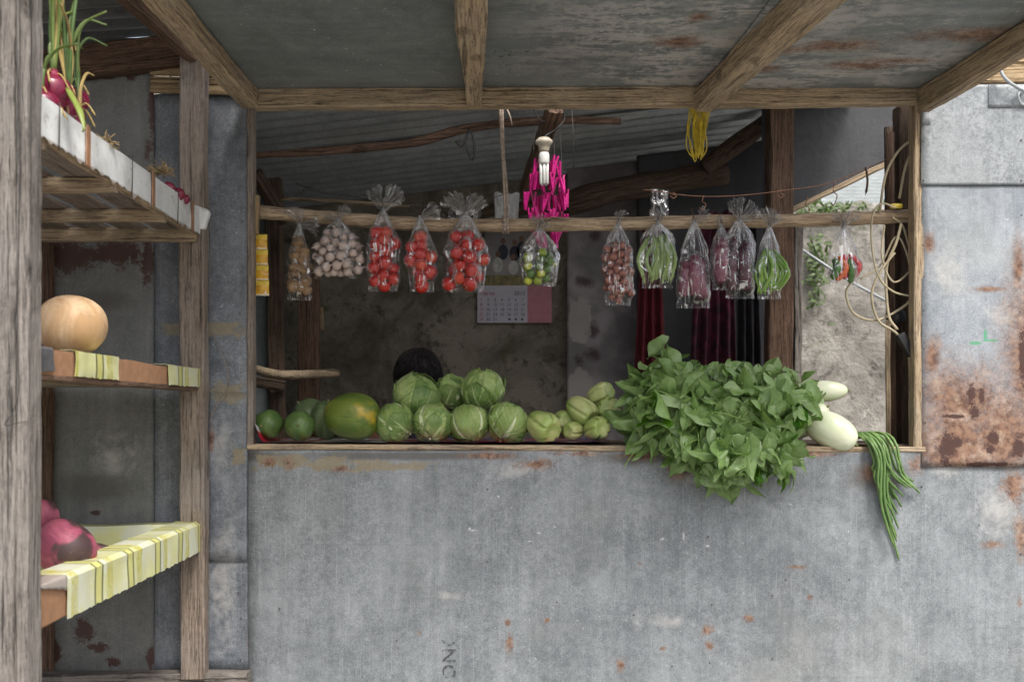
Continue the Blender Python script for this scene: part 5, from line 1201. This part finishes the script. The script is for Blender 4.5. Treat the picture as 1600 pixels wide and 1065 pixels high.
bag(528, 343, 432, 82, 'wide two-lobed bag of garlic bulbs, second from left', spheres('garlic_bulb', 'small purplish white garlic bulb inside the two-lobed bag', 'garlic', 'garlic in the two-lobed bag', 46, .0145, .0185, .30, GAR, 'garlic', .95), 22, notch=.30, fl=[(-.9, 18), (.35, 24)], vm=.5, depth=.42)
bag(598, 328, 452, 60, 'bag of tomatoes with two long ears, first tomato bag from the left', tomato_bag('first tomato bag from the left', 19), 23, fl=[(-.45, 34), (.6, 38)])
bag(656, 340, 453, 50, 'slimmer bag of tomatoes, middle one of the three tomato bags', tomato_bag('slimmer middle tomato bag', 13), 24, fl=[(.9, 30)], skew=.12)
bag(728, 335, 454, 74, 'wide bag of tomatoes, the tomato bag nearest to the rope', tomato_bag('wide tomato bag nearest the rope', 19), 25, fl=[(-.45, 38), (.5, 36)], skew=-.02, depth=.42)
bag(843, 357, 444, 68, 'bag of green and yellow calamansi limes in front of the magenta pegs', spheres('calamansi', 'small round calamansi lime, green to yellow, in the bag before the pegs', 'lime', 'limes in the bag before the pegs', 20, .0135, .016, .46, CAL, 'round'), 26, fl=[(-.15, 24), (.5, 16)], depth=.45)
bag(966, 350, 474, 52, 'bag of reddish brown shallots, first bag right of the pegs', spheres('shallot', 'reddish brown shallot inside the bag right of the pegs', 'shallot', 'shallots in the bag right of the pegs', 46, .0125, .0158, .34, SHA, 'shallot'), 27, fl=[(0, 24)], vm=.36)
bag(1028, 348, 447, 56, 'bag tightly filled with pale green beans', pods('green_bean', 'pale green bean pod inside the tightly filled bean bag', 'green bean', 'beans in the tightly filled bag', 22, .0062, GBN, .16, .35), 28, fl=[(-.2, 22), (.3, 20)], vm=.25)
bag(1084, 345, 478, 60, 'largest bag of pinkish eggplants, left of the other two eggplant bags', pods('eggplant', ['dull purple eggplant at the left in the largest eggplant bag', 'pinkish purple eggplant in the middle of the largest eggplant bag', 'glossy pink eggplant at the right in the largest eggplant bag'], 'eggplant', None, 3, .025, [EGG[0], EGG[0], EGG[0]], .34, .25, .6), 29, fl=[(.9, 24)], vm=.55, skew=-.03)
bag(1127, 352, 450, 38, 'small bag with one pink eggplant, behind the dark eggplant bag', pods('eggplant', ['single pink and purple eggplant in the small half hidden bag'], 'eggplant', None, 1, .031, [EGG[0]], .2, .1, .6), 30, fl=[(-.3, 12)], vm=.4, skew=.0)
bag(1155, 343, 463, 52, 'shiny bag of dark purple eggplants', pods('eggplant', ['dark purple eggplant at the left in the shiny bag', 'dark purple eggplant at the right in the shiny bag'], 'eggplant', None, 2, .025, [EGG[1], EGG[1]], .17, .15, .7), 31, fl=[(-.25, 32), (.9, 30)], vm=.3, skew=.05)
bag(1202, 353, 464, 44, 'bag of thin bright green chillies', pods('green_chilli', 'thin bright green chilli inside the narrow chilli bag', 'chilli', 'chillies in the narrow bag', 20, .0055, CHI, .30, .5, .3), 32, fl=[(-.1, 30), (.55, 26)], vm=.5)
bag(1318, 354, 446, 56, 'bag of red and orange peppers, rightmost on the pole', pods('sweet_pepper', ['dark green pepper at the left edge of the rightmost bag', 'orange pepper in the rightmost bag', 'bright red pepper in the middle of the rightmost bag', 'small green pepper low in the rightmost bag', 'glossy crimson pepper at the right of the rightmost bag'], 'pepper', None, 5, .0125, [PEP[2], PEP[1], PEP[0], PEP[2], PEP[0]], .42, .3, .5), 33, fl=[(-.3, 26), (.35, 28)], vm=.55, depth=.45)
def scrap(px0, py0, px1, py1, Y, lab, seed):
    def fn(u, v):
        p = at(px0+(px1-px0)*u, py0+(py1-py0)*v+(8*mn.noise(Vector((u*3, seed, 0)))), Y); p.y += .02*mn.noise(Vector((u*5, v*5, seed))); return p
    V, Fc, uv = grid(24, 24, fn); uv = [(a*.6, .2+b*.3) for a, b in uv]; tag(mo('empty_bag', V, Fc, FILM, None, True, None, uv), lab, 'plastic bag')
scrap(700, 326, 752, 384, .2, 'empty translucent bag draped behind the pole by the rope', 4)
scrap(1016, 296, 1044, 345, .34, 'crumpled bluish bag tied to the rusty wire behind the beans', 8)

# ------------------------------------------------------------------ seated person behind the counter
def person():
    hc = at(651, 590, .62); bm = bmesh.new()
    def ell(c, s, rot=None):
        M = Matrix.Translation(c) @ (Euler(rot).to_matrix().to_4x4() if rot else Matrix()) @ Matrix.Diagonal((*s, 1)); bmesh.ops.create_icosphere(bm, subdivisions=3, radius=1, matrix=M)
    def limb(a, b, r0, r1, n=9):
        for i in range(n):
            t_ = i/(n-1); ell(Vector(a)*(1-t_)+Vector(b)*t_, (r0*(1-t_)+r1*t_,)*3)
    fwd = Vector((-.45, .89, 0)); side = Vector((.89, .45, 0)); yaw = math.atan2(fwd.y, fwd.x)
    def L(f, s_, z): return hc+fwd*f+side*s_+Vector((0, 0, z))
    ell(L(-.005, 0, 0), (.095, .073, .095), (0, 0, yaw)); ell(L(.045, 0, -.055), (.055, .055, .065), (0, 0, yaw))
    ell(L(.105, 0, -.03), (.014, .012, .02), (0, 0, yaw)); ell(L(.09, 0, -.068), (.012, .024, .006), (0, 0, yaw)); ell(L(.088, 0, -.10), (.02, .02, .016))
    for s_ in (-1, 1):
        ell(L(-.0, s_*.078, -.025), (.016, .008, .030), (0, 0, yaw)); ell(L(.078, s_*.03, -.005), (.012, .012, .009))
    limb(L(-.01, 0, -.08), L(-.04, 0, -.18), .052, .058, 6)
    ch = L(-.06, 0, -.30); pv = L(-.10, 0, -.66)
    limb(ch+Vector((0, 0, .05)), pv, .11, .12, 10)
    for s_ in (-1, 1):
        limb(ch+side*s_*.02+Vector((0, 0, .09)), L(-.05, s_*.17, -.24), .07, .06, 6)
        sh = L(-.05, s_*.18, -.25); el = L(.02, s_*.23, -.50); wr = L(.24, s_*.12, -.56); limb(sh, el, .048, .038); limb(el, wr, .037, .025)
        hd = wr+fwd*.05; ell(hd, (.045, .038, .016), (0, 0, yaw))
        for f_ in range(4): limb(hd+fwd*.035+side*((f_-1.5)*.019), hd+fwd*(.085+.008*(f_ in (1, 2)))+side*((f_-1.5)*.021)+Vector((0, 0, -.02)), .0095, .0085, 6)
        limb(hd-side*s_*.03, hd-side*s_*.055+fwd*.035, .010, .009, 5)
        hp = pv+side*s_*.09; kn = hp+fwd*.42+side*s_*.04+Vector((0, 0, .0)); an = kn+fwd*.02+Vector((0, 0, -.36)); an.z = max(.08, an.z)
        limb(hp, kn, .085, .06, 12); limb(kn, an, .055, .038, 10); limb(an+Vector((0, 0, -.03)), an+fwd*.16+Vector((0, 0, -.045)), .032, .025, 6)
    me = bpy.data.meshes.new('body'); bm.to_mesh(me); bm.free(); me.materials.append(plain('brown_skin', (.26, .12, .075), .5, .12, Subsurface_Weight=.1, Subsurface_Scale=.01))
    t = bpy.data.objects.new('tmp', me); col.objects.link(t); m = t.modifiers.new('r', 'REMESH'); m.mode = 'VOXEL'; m.voxel_size = .0085
    m2 = t.modifiers.new('s', 'SMOOTH'); m2.iterations = 4; m2.factor = .6
    me2 = bpy.data.meshes.new_from_object(t.evaluated_get(bpy.context.evaluated_depsgraph_get())); bpy.data.objects.remove(t)
    for p in me2.polygons: p.use_smooth = True
    root = empty('person', (pv.x, pv.y, 0), 'person seated behind the counter, back of the dark-haired head turned to us', 'person')
    b = bpy.data.objects.new('body', me2); b.data.name = 'body'; col.objects.link(b); adopt(b, root)
    # hair: cap with strands
    bm = bmesh.new(); bmesh.ops.create_icosphere(bm, subdivisions=5, radius=1)
    for v in bm.verts:
        d = v.co.normalized(); lp_ = d.x  # local x = forward
        k = 1.0
        face = d.x > .35 and d.z < .45
        low = d.z < -.55
        side_ear = abs(d.y) > .8 and d.z < -.15 and d.x > -.3
        if face or low or side_ear: k = .80
        n_ = .006*mn.noise(Vector((d.x*22, d.y*22, d.z*3)))+.012*mn.noise(d*3)
        r = .088*k+n_*.35
        v.co = Vector((d.x*r*1.24, d.y*r*1.0, d.z*r*1.20))
    me = bpy.data.meshes.new('hair'); bm.to_mesh(me); bm.free()
    s = NT('black_hair'); nz = s.noise(s.scale(s.obj(), (260, 260, 16)), 1, 3, .6); s.bump(nz, .9, .004); s.fin(s.mix(nz, (.003, .0025, .003), (.009, .007, .008)), .5, Specular_IOR_Level=.18)
    me.materials.append(s.m)
    for p in me.polygons: p.use_smooth = True
    h = bpy.data.objects.new('hair', me); col.objects.link(h); h.matrix_basis = Matrix.Translation(L(-.012, 0, .008)) @ Matrix.Rotation(yaw, 4, 'Z') @ Matrix.Rotation(.12, 4, 'Y'); adopt(h, b)
    V = []; Fc = []; hm = h.matrix_basis.copy()
    for i in range(700):
        th = R.uniform(0, 2*PI); ph = R.uniform(.05, 1.5); dth = R.gauss(0, .25); pts = []
        for k in range(6):
            p_ = ph+k*.13; t_ = th+dth*k/5; x_, y_, z_ = math.sin(p_)*math.cos(t_), math.sin(p_)*math.sin(t_), math.cos(p_)
            if p_ > 2.1 or (x_ > .4 and z_ < .45): break
            rr_ = .0895+.0012*k*R.random(); pts.append(hm @ Vector((x_*rr_*1.24, y_*rr_, z_*rr_*1.2)))
        if len(pts) > 2:
            v_, f_ = sweep(pts, [.0011]*(len(pts)-1)+[.0003], 3); k0 = len(V); V += v_; Fc += [tuple(q+k0 for q in f) for f in f_]
    hs_ = mo('hair_strands', V, Fc, s.m, h); hs_['kind'] = 'stuff'
    # shirt shell
    prof = [(.0, .02), (.07, .0), (.13, -.04), (.17, -.09), (.155, -.2), (.15, -.35), (.16, -.48)]
    V, Fc, uv = lathe([(r_, z) for r_, z in prof[1:]], 32, lambda a, q, r_: r_*(1+.03*math.sin(a*7+q*6)) * (1.12 if abs(math.cos(a)) > .7 else .86)); Fc = Fc[:-2]
    o = mo('shirt', V, Fc, plain('dark_shirt', (.03, .03, .05), .85, .2, 30, .2), root, True, Matrix.Translation(L(-.055, 0, -.175)) @ Matrix.Rotation(math.atan2(side.y, side.x), 4, 'Z')); solid(o, .003, 1)
    st = empty('stool', (pv.x, pv.y, 0), 'low wooden stool under the seated person behind the counter', 'stool'); zt = pv.z-.11
    box('seat', (pv.x, pv.y, zt-.015), (.3, .3, .03), WD_DARK, st, .006)
    for sx in (-1, 1):
        for sy in (-1, 1): beam('leg', (pv.x+sx*.12, pv.y+sy*.12, 0), (pv.x+sx*.11, pv.y+sy*.11, zt-.03), .035, .035, WD_DARK, st, .001)
person()
